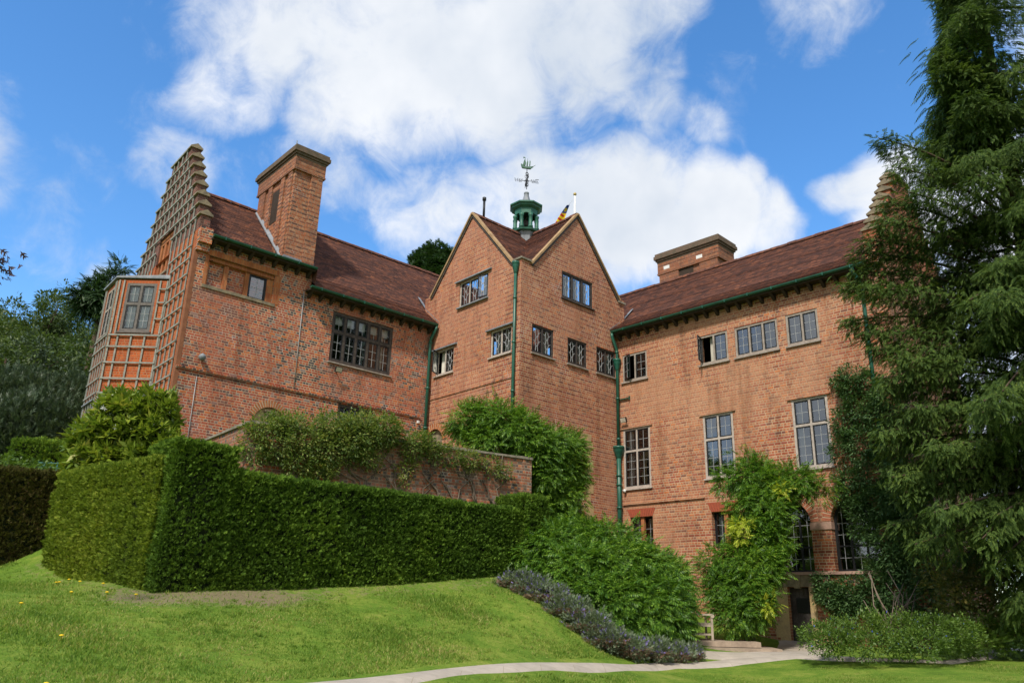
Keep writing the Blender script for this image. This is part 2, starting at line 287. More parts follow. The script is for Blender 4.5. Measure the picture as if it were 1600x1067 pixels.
# ------------------------------------------------------------------ mesh helpers
class Face:
    def __init__(s, o, az, out):
        s.o = Vector((o[0], o[1], 0)); a = R(az); s.d = Vector((math.sin(a), math.cos(a), 0)); s.n = Vector((s.d.y, -s.d.x, 0))*out
    def P(s, u, z, o=0.0): return s.o + s.d*u + s.n*o + Vector((0, 0, z))
class MB:
    def __init__(s): s.v = []; s.f = []; s.uv = []; s.sm = []
    def poly(s, pts, hint=None, uv=None, smooth=False):
        pts = [Vector(p) for p in pts]
        if hint is not None:
            n = Vector((0, 0, 0))
            for i in range(len(pts)):
                a, b = pts[i], pts[(i+1) % len(pts)]
                n += Vector(((a.y-b.y)*(a.z+b.z), (a.z-b.z)*(a.x+b.x), (a.x-b.x)*(a.y+b.y)))
            if n.dot(hint) < 0:
                pts.reverse()
                if uv: uv = uv[::-1]
        i = len(s.v); s.v += pts; s.f.append(tuple(range(i, i+len(pts)))); s.uv.append(uv); s.sm.append(smooth)
    def hexa(s, p):     # p: 8 points, bottom 0-3 then top 4-7
        c = sum((Vector(q) for q in p), Vector())/8
        for q in ((0,1,2,3),(4,5,6,7),(0,1,5,4),(1,2,6,5),(2,3,7,6),(3,0,4,7)):
            pts = [Vector(p[k]) for k in q]; s.poly(pts, sum(pts, Vector())/4 - c)
    def box(s, F, u0, u1, z0, z1, o0, o1):
        s.hexa([F.P(u0,z0,o0), F.P(u1,z0,o0), F.P(u1,z0,o1), F.P(u0,z0,o1), F.P(u0,z1,o0), F.P(u1,z1,o0), F.P(u1,z1,o1), F.P(u0,z1,o1)])
    def tube(s, pts, r, n=8, taper=None, smooth=True):
        pts = [Vector(p) for p in pts]; rings = []; rs = r if isinstance(r, (list, tuple)) else [r]*len(pts)
        up = Vector((0, 0, 1))
        for i, p in enumerate(pts):
            d = (pts[min(i+1, len(pts)-1)] - pts[max(i-1, 0)]).normalized()
            a = d.cross(up); a = a.normalized() if a.length > .05 else Vector((1, 0, 0)); b = d.cross(a).normalized()
            rings.append([p + a*(math.cos(2*math.pi*k/n)*rs[i]) + b*(math.sin(2*math.pi*k/n)*rs[i]) for k in range(n)])
        base = len(s.v)
        for r_ in rings: s.v += r_
        for i in range(len(rings)-1):
            for k in range(n):
                k2 = (k+1) % n
                s.f.append((base+i*n+k, base+i*n+k2, base+(i+1)*n+k2, base+(i+1)*n+k)); s.uv.append(None); s.sm.append(smooth)
        s.f.append(tuple(base+k for k in reversed(range(n)))); s.f.append(tuple(base+(len(rings)-1)*n+k for k in range(n)))
        s.uv += [None, None]; s.sm += [False, False]
    def lathe(s, c, prof, n=16, smooth=True, rot=0.0):
        c = Vector(c); base = len(s.v)
        for r, z in prof:
            s.v += [c + Vector((r*math.cos(rot+2*math.pi*k/n), r*math.sin(rot+2*math.pi*k/n), z)) for k in range(n)]
        for i in range(len(prof)-1):
            for k in range(n):
                k2 = (k+1) % n
                s.f.append((base+i*n+k, base+i*n+k2, base+(i+1)*n+k2, base+(i+1)*n+k)); s.uv.append(None); s.sm.append(smooth)
        s.f.append(tuple(base+k for k in reversed(range(n)))); s.f.append(tuple(base+(len(prof)-1)*n+k for k in range(n)))
        s.uv += [None, None]; s.sm += [False, False]
    def mesh(s, name, mat, origin):
        me = bpy.data.meshes.new(name)
        me.from_pydata([v - origin for v in s.v], [], s.f)
        uvl = me.uv_layers.new(name='UVMap')
        for p, uv in zip(me.polygons, s.uv):
            n = p.normal
            if uv is None:
                if abs(n.z) < .9:
                    t = Vector((-n.y, n.x, 0)).normalized(); b = n.cross(t)
                    if b.z < 0: b = -b
                else: t, b = Vector((1, 0, 0)), Vector((0, 1, 0))
                for li in p.loop_indices:
                    q = s.v[me.loops[li].vertex_index]; uvl.data[li].uv = (q.dot(t)+50, q.dot(b)+50)
            else:
                for li, c in zip(p.loop_indices, uv): uvl.data[li].uv = c
        me.polygons.foreach_set('use_smooth', s.sm); me.materials.append(MAT[mat]); me.update(); return me

ORG = {}
def obj(name, mb, mat, parent=None, label=None, cat=None, group=None, kind=None):
    if parent is not None: org = ORG[parent.name]
    else:
        a = np.array([tuple(v) for v in mb.v]); org = Vector((float(a[:,0].mean()), float(a[:,1].mean()), float(a[:,2].min())))
    o = bpy.data.objects.new(name, mb.mesh(name, mat, org)); C.objects.link(o); ORG[o.name] = org
    if parent is not None: o.parent = parent
    else: o.location = org
    tag(o, label, cat, group, kind); return o
def tag(o, label=None, cat=None, group=None, kind=None):
    for k, v in (('label', label), ('category', cat), ('group', group), ('kind', kind)):
        if v: o[k] = v
    return o
def thing(name, label, cat, loc, group=None):
    o = bpy.data.objects.new(name, None); o.empty_display_size = .3; o.location = loc; C.objects.link(o); ORG[o.name] = Vector(loc)
    return tag(o, label, cat, group)

def npmesh(name, V, F, mat, parent=None, label=None, cat=None, group=None, kind=None, origin=None, link=True):
    V = np.asarray(V, np.float32); F = np.asarray(F, np.int32)
    if parent is not None: org = ORG[parent.name]
    elif origin is not None: org = Vector(origin)
    else: org = Vector((float(V[:,0].mean()), float(V[:,1].mean()), float(V[:,2].min())))
    V = V - np.array(org, np.float32); k = F.shape[1]
    me = bpy.data.meshes.new(name); me.vertices.add(len(V)); me.vertices.foreach_set('co', V.ravel())
    me.loops.add(F.size); me.loops.foreach_set('vertex_index', F.ravel())
    me.polygons.add(len(F)); me.polygons.foreach_set('loop_start', np.arange(0, F.size, k, dtype=np.int32))
    me.polygons.foreach_set('loop_total', np.full(len(F), k, np.int32)); me.update(calc_edges=True); me.materials.append(MAT[mat])
    if not link: return me
    o = bpy.data.objects.new(name, me); C.objects.link(o); ORG[o.name] = org
    if parent is not None: o.parent = parent
    else: o.location = org
    return tag(o, label, cat, group, kind)

# leaf templates: quads, x = side, y = forward, z = up
def kite(L=1, W=.45, bend=.06, org=(0, 0, 0), ang=0.0, pitch=0.0):
    v = np.array([(0,0,0),(W/2,.42*L,bend),(0,L,-bend),(-W/2,.42*L,bend)], float)
    c, s_ = math.cos(ang), math.sin(ang); cp, sp = math.cos(pitch), math.sin(pitch)
    y, z = v[:,1]*cp - v[:,2]*sp, v[:,1]*sp + v[:,2]*cp
    v = np.stack([v[:,0]*c + y*s_, -v[:,0]*s_ + y*c, z], 1)
    return v + np.array(org)
def joinq(ks):
    V = np.concatenate(ks); F = np.arange(len(V)).reshape(-1, 4); return V, F
T_KITE = joinq([kite()])
T_SPRIG = joinq([kite(1, .22, .03), kite(.6, .18, .03, (0,.25,0), .7, .2), kite(.6, .18, .03, (0,.25,0), -.7, .2), kite(.5, .16, .03, (0,.55,0), .6, -.1), kite(.5, .16, .03, (0,.55,0), -.6, -.1)])
def _pinn():
    ks = []
    for i in range(5):
        y = .18 + i*.16; z = -.22*y*y
        for sg in (1, -1): ks.append(kite(.36-.02*i, .115, .02, (0, y, z), sg*(1.2-.08*i), -.25-.1*i))
    ks.append(kite(.34, .115, .02, (0, .92, -.2), 0, -.4)); return joinq(ks)
T_PINN = _pinn()
def _frond():
    ks = []
    for i in range(7):
        y = i*.14; z = -.30*y*y
        for sg in (1, -1): ks.append(kite(.34-.025*i, .115, .015, (0, y, z), sg*(.85-.05*i), -.15-.08*i))
    ks.append(kite(.26, .09, .015, (0, .93, -.27), 0, -.5)); return joinq(ks)
T_FROND = _frond()
T_ROS = joinq([kite(.9, .30, .04, (0,0,0), a, p) for a, p in ((0,.2),(1.1,.1),(2.1,-.1),(3.1,-.25),(4.2,-.1),(5.2,.1),(.6,.8),(3.6,.7))])
T_BLADE = (np.array([(-.06,0,0),(.06,0,0),(.035,.5,.06),(0,1,-.05)], float), np.array([[0,1,2,3]]))
T_UPR = joinq([kite(1, .10, .01), kite(.45,.12,.02,(0,.1,0),.5,.2), kite(.45,.12,.02,(0,.25,0),-.5,.2), kite(.4,.12,.02,(0,.4,0),.45,-.2), kite(.4,.12,.02,(0,.5,0),-.45,-.1), kite(.35,.1,.02,(0,.62,0),.4,.1)])

def scatter(T, P, D, N, S):
    """copies of template T at P, pointing along D, upper side towards N, scaled S -> one vertex/face array"""
    tv, tf = T; n = len(P)
    D = D/np.linalg.norm(D, axis=1, keepdims=True).clip(1e-6); X = np.cross(D, N); X /= np.linalg.norm(X, axis=1, keepdims=True).clip(1e-6); U = np.cross(X, D)
    S = np.asarray(S).reshape(-1, 1, 1) if np.ndim(S) else np.full((n, 1, 1), S)
    V = P[:,None,:] + S*(tv[None,:,0:1]*X[:,None,:] + tv[None,:,1:2]*D[:,None,:] + tv[None,:,2:3]*U[:,None,:])
    F = tf[None] + (np.arange(n)*len(tv))[:,None,None]
    return V.reshape(-1, 3), F.reshape(-1, tf.shape[1])
def unit(n):
    v = rng.normal(size=(n, 3)); return v/np.linalg.norm(v, axis=1, keepdims=True)
def merge(parts):
    V, F, b = [], [], 0
    for v, f in parts: V.append(v); F.append(f+b); b += len(v)
    return np.concatenate(V), np.concatenate(F)
def lump(U, seed, k=5, amp=.25):
    r = np.random.default_rng(seed); c = r.normal(size=(k*2, 3)); c /= np.linalg.norm(c, axis=1, keepdims=True)
    d = U@c.T; return 1 + amp*(np.exp((d-1)*5)*r.uniform(-.8, 1.3, k*2)).sum(1)
def blobs_cloud(blobs, dens, T, size, droop=.3, jit=.6, inner=.55, seed=1, outw=.8, cl=14, cr=1.15):
    """leaves through the outer part of uneven ellipsoids, gathered in sprays of about cl leaves; blobs = (x, y, z, rx, ry, rz)"""
    out = []
    for i, (x, y, z, rx, ry, rz) in enumerate(blobs):
        n = max(cl, int(dens*(rx*ry+ry*rz+rx*rz)*1.4)); m = max(1, n//cl); n = m*cl
        U = unit(m); rr = lump(U, seed*100+i) * rng.uniform(inner, 1.04, m)**.6
        rad = size*cr*rng.uniform(.6, 1.3, m)
        Cn = np.stack([U[:,0]*rx*rr, U[:,1]*ry*rr, U[:,2]*rz*rr], 1)
        U2, Cn, rad = np.repeat(U, cl, 0), np.repeat(Cn, cl, 0), np.repeat(rad, cl)
        V_ = unit(n); V_ = V_ + U2*.55; V_[:,2] = V_[:,2]*.75 + .1; V_ /= np.linalg.norm(V_, axis=1, keepdims=True)
        P = Cn + V_*(rad*rng.uniform(.1, 1.0, n)**.6)[:,None] + np.array([x, y, z])
        D = V_*.9 + U2*outw*.5 + unit(n)*jit*.6; D[:,2] -= droop*.7
        N = U2*.6 + unit(n)*.45 + np.array([0, 0, .8])
        out.append(scatter(T, P, D, N, size*rng.uniform(.5, 1.4, n)))
    return merge(out)

# ------------------------------------------------------------------ terrain
CP = np.array([
 (0,0,-1.6),(-6,-1,-1.6),(8,0,-1.6),(0,6,-1.35),(8,8,-1.2),(3,11,-1.1),(-3,5,-1.25),(6,14,-.98),(12,14,-.9),(18,18,-.8),(-9,0,-1.5),(16,5,-1.2),
 (-6.5,5.6,-1.0),(-3.9,9.2,-.98),(-1.7,12.2,-.93),(1.4,16.2,-.9),(4.0,20.0,-.84),(7.0,20.8,-.73),(8.5,19.5,-.72),(10.4,19.4,-.70),(16.2,27,-.7),(8.8,24.5,-.69),
 (-6.55,15.6,.24),(-4.2,17.7,.42),(-1.8,19.8,.65),(.66,22,.88),(-12.3,20.1,.86),(-9.5,17.9,.5),(-4.2,14.2,-.25),(-1.5,16.6,-.12),(.7,18.6,.05),(-8.5,13,.0),(-12,15.5,.45),(-17,19,.95),(-9,9,-.55),
 (-14,9,-.3),(-20,14,.6),(1.9,20.4,.3),(2.2,18.3,-.75),(2.9,20.3,-.5),(4.2,21.6,-.55),(3.2,22.6,.2),(2.2,24,.9),
 (-3,22,1.9),(-6,20,1.8),(-9.5,20.2,2.2),(-1,25,2.4),(-8,22.5,3.3),(-11.5,23.5,3.4),(-14.5,26,3.7),(-19,25,3.0),(-24,20,2.0),(-16,31,4.2),(-26,30,3.6),
 (6,24.5,-.6),(11,22.5,-.6),(12,25,-.5),(14,31,-.3),(20,24,-.6),(24,30,-.4),(28,14,-.8),(26,0,-1.3),(-22,2,-.5),(-30,12,.5),(0,38,3.5),(-12,40,6),(14,42,1.5),(28,42,.5),(-30,42,6),(0,-14,-2),(-24,-12,-1.5),(26,-14,-1.8)])
_d = np.linalg.norm(CP[:,None,:2]-CP[None,:,:2], axis=2); _K = np.where(_d > 0, _d**2*np.log(_d+1e-9), 0) + np.eye(len(CP))*.4
_Pm = np.concatenate([np.ones((len(CP),1)), CP[:,:2]], 1)
_W = np.linalg.solve(np.block([[_K, _Pm],[_Pm.T, np.zeros((3,3))]]), np.concatenate([CP[:,2], np.zeros(3)]))
def sstep(x, a, b): t = np.clip((x-a)/(b-a), 0, 1); return t*t*(3-2*t)
def hill(x, y):
    s = -x*.5 + y*.866; az = np.degrees(np.arctan2(x, y))
    side = 1 - sstep(az, -8, 14)*.85; side = side*(1 - sstep(np.abs(az), 95, 140))
    return sstep(s, 34, 96)*14*side
def gz(x, y):
    x = np.asarray(x, float); y = np.asarray(y, float); sh = x.shape; x = x.ravel(); y = y.ravel()
    xc = np.clip(x, -30, 28); yc = np.clip(y, -14, 42)
    d = np.hypot(xc[:,None]-CP[None,:,0], yc[:,None]-CP[None,:,1]); K = np.where(d > 0, d**2*np.log(d+1e-9), 0)
    z = K@_W[:-3] + _W[-3] + _W[-2]*xc + _W[-1]*yc
    return (z + hill(x, y)).reshape(sh)
def g1(x, y): return float(gz(np.array([x]), np.array([y]))[0])

PATH = np.array([(-9,2.2),(-6.5,5.6),(-3.9,9.2),(-1.7,12.2),(1.4,16.2),(3.6,18.9),(5.4,20.1),(7.0,20.5),(8.2,19.2),(9.6,18.6),(10.9,19.7),(13.5,23.4),(17,28)])
def pathdist(x, y):
    best = np.full(np.shape(x), 1e9)
    for a, b in zip(PATH[:-1], PATH[1:]):
        t = np.clip(((x-a[0])*(b[0]-a[0]) + (y-a[1])*(b[1]-a[1]))/((b-a)**2).sum(), 0, 1)
        best = np.minimum(best, np.hypot(x-a[0]-t*(b[0]-a[0]), y-a[1]-t*(b[1]-a[1])))
    return best
HC = np.array([-6.55, 15.6]); HR = np.array([.75, 22.1]); HL = np.array([-10.3, 18.53])      # hedge corner and ends
def segdist(x, y, a, b):
    t = np.clip(((x-a[0])*(b[0]-a[0]) + (y-a[1])*(b[1]-a[1]))/((b-a)**2).sum(), 0, 1); return np.hypot(x-a[0]-t*(b[0]-a[0]), y-a[1]-t*(b[1]-a[1]))
def ground():
    def axis(a, b, st, far):
        core = np.arange(a, b+1e-6, st); ext = [st]
        while sum(ext) < far: ext.append(ext[-1]*1.22)
        e = np.cumsum(ext); return np.concatenate([a-e[::-1], core, b+e])
    xs, ys = axis(-22, 24, .4, 1500), axis(-4, 36, .4, 1500); X, Y = np.meshgrid(xs, ys); Z = gz(X, Y)
    Z += .02*np.sin(X*1.7+Y*.9)*np.sin(Y*1.3-X*.6)*(np.abs(X) < 25)
    nx, ny = len(xs), len(ys); I = np.arange(nx*ny).reshape(ny, nx)
    F = np.stack([I[:-1,:-1], I[:-1,1:], I[1:,1:], I[1:,:-1]], -1).reshape(-1, 4)
    V = np.stack([X.ravel(), Y.ravel(), Z.ravel()], 1)
    s = NT('lawn'); P = s.pos(); at_ = s.n('ShaderNodeAttribute'); at_.attribute_name = 'dry'; dry = at_.outputs['Fac']
    n = s.noise(1.1, 5, .6, P); n2 = s.noise(7, 8, .75, P); n3 = s.noise(34, 5, .75, P)
    c = s.ramp(s.math('ADD', s.math('MULTIPLY', n, .55), s.math('MULTIPLY', n2, .45)), [(.32,(0.067,0.124,0.018)),(.47,(0.110,0.195,0.024)),(.58,(0.189,0.248,0.042)),(.7,(0.305,0.266,0.102))])
    c = s.mix(.6, c, s.ramp(n3, [(.3,(.4,.42,.38)),(.7,(1.45,1.4,1.15))]), 'MULTIPLY')
    dm = s.smooth(s.math('ADD', dry, s.math('MULTIPLY', s.math('SUBTRACT', n2, .5), 1.8)), .42, .85)
    soil = s.ramp(n3, [(.3,(.12,.10,.055)),(.7,(.27,.22,.13))]); c = s.mix(dm, c, soil)
    s.surf(c, .95, .1, normal=s.bump(s.math('ADD', n3, n2), .6, .05)); MAT['lawn'] = s.m
    o = npmesh('ground', V, F, 'lawn', origin=(0, 0, 0), kind='structure')
    dd = np.minimum(segdist(V[:,0], V[:,1], HC+[.0,-.3], HR+[.3,-.3]), segdist(V[:,0], V[:,1], HC+[-.1,-.3], HL))
    dry = 1 - sstep(dd, .1, 1.5)
    bl = np.exp(-((V[:,0]+4.6)**2+(V[:,1]-16)**2)/1.2)*.75 + np.exp(-((V[:,0]+6.3)**2+(V[:,1]-14.6)**2)/1.6)*.6
    a = o.data.attributes.new('dry', 'FLOAT', 'POINT'); a.data.foreach_set('value', np.clip(dry*.5+bl*.72, 0, 1).astype(np.float32))
    for p in o.data.polygons: p.use_smooth = True
ground()
def strip(name, pts, halfw, mat, lift=.03):
    pts = np.array(pts, float); d = np.gradient(pts, axis=0); d /= np.linalg.norm(d, axis=1, keepdims=True); nrm = np.stack([-d[:,1], d[:,0]], 1)
    tt = np.linspace(0, len(pts)-1, len(pts)*12); xs = np.interp(tt, range(len(pts)), pts[:,0]); ys = np.interp(tt, range(len(pts)), pts[:,1])
    nx = np.interp(tt, range(len(pts)), nrm[:,0]); ny = np.interp(tt, range(len(pts)), nrm[:,1])
    hw = np.interp(tt, range(len(pts)), halfw)
    rows = []
    for k in np.linspace(-1, 1, 5):
        X, Y = xs+nx*hw*k, ys+ny*hw*k; rows.append(np.stack([X, Y, gz(X, Y)+lift-(.08 if abs(k) == 1 else 0)], 1))
    V = np.stack(rows, 1).reshape(-1, 3); m = len(tt); F = []
    for i in range(m-1):
        for k in range(4): F.append((i*5+k, i*5+k+1, i*5+6+k, i*5+5+k))
    return npmesh(name, V, F, mat, kind='structure')
def paving_mat():
    s = NT('flagstone_path'); P = s.pos(); b = s.n('ShaderNodeTexBrick'); s.l(P, b.inputs['Vector']); b.inputs['Scale'].default_value = 1.0
    b.inputs['Brick Width'].default_value = 1.3; b.inputs['Row Height'].default_value = .9; b.inputs['Mortar Size'].default_value = .006
    b.inputs['Color1'].default_value = (.40,.355,.30,1); b.inputs['Color2'].default_value = (.35,.31,.265,1); b.inputs['Mortar'].default_value = (.3,.26,.2,1)
    n = s.noise(3, 6, .7, P); c = s.mix(.6, b.outputs['Color'], s.ramp(n, [(.3,(.65,.65,.62)),(.7,(1.15,1.12,1.1))]), 'MULTIPLY')
    s.surf(c, .9, .2, normal=s.bump(n, .3, .02)); MAT['flag'] = s.m
paving_mat()
strip('paving', [(4.6,20.95),(6.2,21.1),(7.6,22.0),(8.4,23.8),(9.0,26.0)], [.55,.95,1.1,1.0,.9], 'flag', .03)
strip('path', PATH, [.3,.3,.3,.3,.3,.3,.45,.6,.26,.2,.3,.5,.65], 'flag', .035)

# ------------------------------------------------------------------ the house
LW = Face((-3.2436, 30.8621), 48.3, 1)        # left wing front wall, u < 0
RW = Face((4.2014, 30.5867), -44.8, -1)       # right wing front wall, u < 0
TL = Face((.2719, 26.9986), -42.3, -1)        # tower, left face
TR = Face((.2719, 26.9986), 47.6, 1)          # tower, right face
_c = LW.P(-9.83, 0); GP = Face((_c.x, _c.y), -40.4, -1)      # left wing gable end
_c = GP.P(2.15, 0); BF = Face((_c.x, _c.y), -89.7, -1)       # bay, canted side
_c = BF.P(1.78, 0); BP = Face((_c.x, _c.y), -39.6, -1)       # bay, front
_c = RW.P(-10.55, 0); RG = Face((_c.x, _c.y), 45.2, 1)       # right wing gable end
house = thing('brick_house', 'large red brick country house of two gabled wings around a cross gabled corner tower', 'house', (0, 31, -.7))

def rect(u0, u1, z0, z1): return [(z0, u0, u1), (z1, u0, u1)]
def archhole(uc, r, z0, zs, k=8):
    h = [(z0, uc-r, uc+r)]
    for i in range(k+1):
        a = math.pi/2*i/k; h.append((zs + r*math.sin(a), uc - r*math.cos(a)*.9999 - 1e-4, uc + r*math.cos(a)*.9999 + 1e-4))
    return h
def itp(prof, z):
    for (z0, a0, b0), (z1, a1, b1) in zip(prof[:-1], prof[1:]):
        if z0 - 1e-7 <= z <= z1 + 1e-7:
            t = 0 if z1 == z0 else (z-z0)/(z1-z0); return a0+(a1-a0)*t, b0+(b1-b0)*t
def wall(mb, F, outline, holes=(), o=0.0, depth=.16):
    zs = sorted({round(p[0], 5) for p in outline} | {round(p[0], 5) for h in holes for p in h})
    for z0, z1 in zip(zs[:-1], zs[1:]):
        if z1-z0 < 1e-4: continue
        e = (z1-z0)*1e-3; lo, hi = itp(outline, z0+e), itp(outline, z1-e)
        if lo is None or hi is None: continue
        cuts = []
        for h in holes:
            if h[0][0] < (z0+z1)/2 < h[-1][0]: cuts.append((itp(h, z0+e), itp(h, z1-e)))
        cuts.sort(key=lambda c: c[0][0]); a0, a1 = lo[0], hi[0]
        for (c0, c1) in cuts + [((lo[1], 0), (hi[1], 0))]:
            if c0[0]-a0 > 1e-4 or c1[0]-a1 > 1e-4:
                # cut long courses into bays so that nothing is one giant face
                mb.poly([F.P(a0, z0, o), F.P(c0[0], z0, o), F.P(c1[0], z1, o), F.P(a1, z1, o)], F.n)
            a0, a1 = c0[1], c1[1]
    for h in holes:
        for (z0, a0, b0), (z1, a1, b1) in zip(h[:-1], h[1:]):
            mb.poly([F.P(a0, z0, o), F.P(a1, z1, o), F.P(a1, z1, o-depth), F.P(a0, z0, o-depth)], F.d)
            mb.poly([F.P(b0, z0, o), F.P(b1, z1, o), F.P(b1, z1, o-depth), F.P(b0, z0, o-depth)], -F.d)
        z, a, b = h[0]; mb.poly([F.P(a, z, o), F.P(b, z, o), F.P(b, z, o-depth), F.P(a, z, o-depth)], Vector((0, 0, 1)))
        z, a, b = h[-1]
        if b-a > .01: mb.poly([F.P(a, z, o), F.P(b, z, o), F.P(b, z, o-depth), F.P(a, z, o-depth)], Vector((0, 0, -1)))

def curtain_strip(mb, F, u0, u1, z0, z1, o, folds=6):
    n = folds*4
    for i in range(n):
        a, b = u0+(u1-u0)*i/n, u0+(u1-u0)*(i+1)/n
        oa, ob = o+.025*math.sin(i*math.pi/2), o+.025*math.sin((i+1)*math.pi/2)
        mb.poly([F.P(a, z0, oa), F.P(b, z0, ob), F.P(b, z1, ob), F.P(a, z1, oa)], F.n, smooth=True)

def window(F, u0, u1, z0, z1, n=2, tr=None, frame='oak', lead='rect', rec=.05, glass='glass', fw=.075, sill=.07, sillmat=None, head=None, cur=(), openl=None, label=None, blind=None, rows=None, curo=.2, curm='curtain'):
    """frame (the part) with casements, panes, leading, sill and curtain as its sub-parts. u0 < u1; light 0 is at u0"""
    m = MB(); a, b = -rec-.07, -rec
    m.box(F, u0, u0+fw, z0, z1, a, b); m.box(F, u1-fw, u1, z0, z1, a, b)
    m.box(F, u0+fw, u1-fw, z1-fw, z1, a, b-.002); m.box(F, u0+fw, u1-fw, z0, z0+fw, a, b-.002)
    mul = fw*.9; W = (u1-u0-2*fw-(n-1)*mul)/n; cells = []
    rowsz = [(z0+fw, z1-fw)] if tr is None else [(z0+fw, tr-fw/2), (tr+fw/2, z1-fw)]
    for i in range(n):
        c0 = u0+fw+i*(W+mul)
        if i: m.box(F, c0-mul, c0, z0+fw, z1-fw, a, b-.004)
        if tr is not None: m.box(F, c0, c0+W, tr-fw/2, tr+fw/2, a, b-.006)
        for r in rowsz: cells.append((i, c0, c0+W, r[0], r[1]))
    wo = obj('window', m, frame, house, label)
    cs, gl, le = MB(), MB(), MB(); ct = .042
    for (i, c0, c1, y0, y1) in cells:
        if openl is not None and openl[0] == i and y0 < z0+.2:
            hinge_at_hi = openl[2]; ang = R(openl[1]); h = F.P(c1 if hinge_at_hi else c0, 0, -rec)
            G = Face((h.x, h.y), 0, 1); d0 = (-F.d if hinge_at_hi else F.d)
            G.d = (d0*math.cos(ang) + F.n*math.sin(ang)).normalized(); G.n = (F.n*math.cos(ang) - d0*math.sin(ang)).normalized()
            q0, q1, oo = 0.0, c1-c0, 0.0
            oc, og, ol = MB(), MB(), MB()
        else: G, q0, q1, oo, oc, og, ol = F, c0, c1, -rec-.035, cs, gl, le
        oc.box(G, q0, q0+ct, y0, y1, oo-.02, oo+.012); oc.box(G, q1-ct, q1, y0, y1, oo-.02, oo+.012)
        oc.box(G, q0+ct, q1-ct, y0, y0+ct, oo-.02, oo+.01); oc.box(G, q0+ct, q1-ct, y1-ct, y1, oo-.02, oo+.01)
        og.poly([G.P(q0+ct, y0+ct, oo), G.P(q1-ct, y0+ct, oo), G.P(q1-ct, y1-ct, oo), G.P(q0+ct, y1-ct, oo)], G.n)
        p0, p1, v0, v1 = q0+ct, q1-ct, y0+ct, y1-ct; lw = .0065
        if lead == 'rect':
            k = max(2, round((p1-p0)/.2)); k = 2 if k < 3 else k
            for j in range(1, k): x = p0+(p1-p0)*j/k; ol.box(G, x-lw, x+lw, v0, v1, oo-.004, oo+.008)
            nr = rows or max(2, round((v1-v0)/.31))
            for j in range(1, nr): z = v0+(v1-v0)*j/nr; ol.box(G, p0, p1, z-lw, z+lw, oo-.004, oo+.007)
        elif lead == 'tree':
            # staggered leads: upright lines that step sideways like branching twigs
            k = 3; lw = .011
            for j in range(1, k):
                x = p0+(p1-p0)*j/k; nr = max(4, round((v1-v0)/.16)); px_ = x
                for q in range(nr):
                    za, zb = v0+(v1-v0)*q/nr, v0+(v1-v0)*(q+1)/nr
                    nx_ = x + (.022 if (q+j) % 2 else -.022)
                    ol.hexa([G.P(px_-lw, za, oo-.004), G.P(px_+lw, za, oo-.004), G.P(px_+lw, za, oo+.01), G.P(px_-lw, za, oo+.01), G.P(nx_-lw, zb, oo-.004), G.P(nx_+lw, zb, oo-.004), G.P(nx_+lw, zb, oo+.01), G.P(nx_-lw, zb, oo+.01)])
                    sx = ((p1-p0)/k)*(.9 if (q+j) % 2 else -.9)
                    ol.hexa([G.P(nx_, zb-lw*2, oo-.003), G.P(nx_+sx, zb+.07-lw*2, oo-.003), G.P(nx_+sx, zb+.07-lw*2, oo+.009), G.P(nx_, zb-lw*2, oo+.009), G.P(nx_, zb, oo-.003), G.P(nx_+sx, zb+.07, oo-.003), G.P(nx_+sx, zb+.07, oo+.009), G.P(nx_, zb, oo+.009)])
                    px_ = nx_
        if G is not F:
            c_ = obj('casement', oc, 'black', wo, 'open casement swung out from the frame'); obj('pane', og, 'glass_bright', wo); obj('leading', ol, 'came', wo)
    if cs.v: obj('casement', cs, 'black', wo)
    if gl.v: obj('pane', gl, glass, wo)
    if le.v: obj('leading', le, 'came', wo)
    if cur:
        cm = MB()
        for (x0, x1) in cur: curtain_strip(cm, F, u0+fw+(u1-u0-2*fw)*x0, u0+fw+(u1-u0-2*fw)*x1, z0+.03, z1-.04, -rec-curo)
        obj('curtain', cm, curm, wo)
    if blind:
        bm = MB()
        for (i, c0, c1, y0, y1) in cells:
            if y0 > z0+.2 or tr is None: bm.box(F, c0+.02, c1-.02, y1-(y1-y0)*blind, y1, -rec-.16, -rec-.15)
        obj('blind', bm, 'curtain', wo)
    if sill:
        sm = MB(); sm.hexa([F.P(u0-.05, z0-.07, -rec), F.P(u1+.05, z0-.07, -rec), F.P(u1+.05, z0-.07, sill), F.P(u0-.05, z0-.07, sill), F.P(u0-.05, z0-.004, -rec), F.P(u1+.05, z0-.004, -rec), F.P(u1+.05, z0-.025, sill), F.P(u0-.05, z0-.025, sill)])
        obj('sill', sm, sillmat or frame, wo)
    if head:
        hm = MB(); hm.hexa([F.P(u0-.2, z1+.004, 0), F.P(u1+.2, z1+.004, 0), F.P(u1+.2, z1+.004, .10), F.P(u0-.2, z1+.004, .10), F.P(u0-.2, z1+.09, 0), F.P(u1+.2, z1+.09, 0), F.P(u1+.2, z1+.05, .10), F.P(u0-.2, z1+.05, .10)])
        obj('hood', hm, head, wo)
    return wo

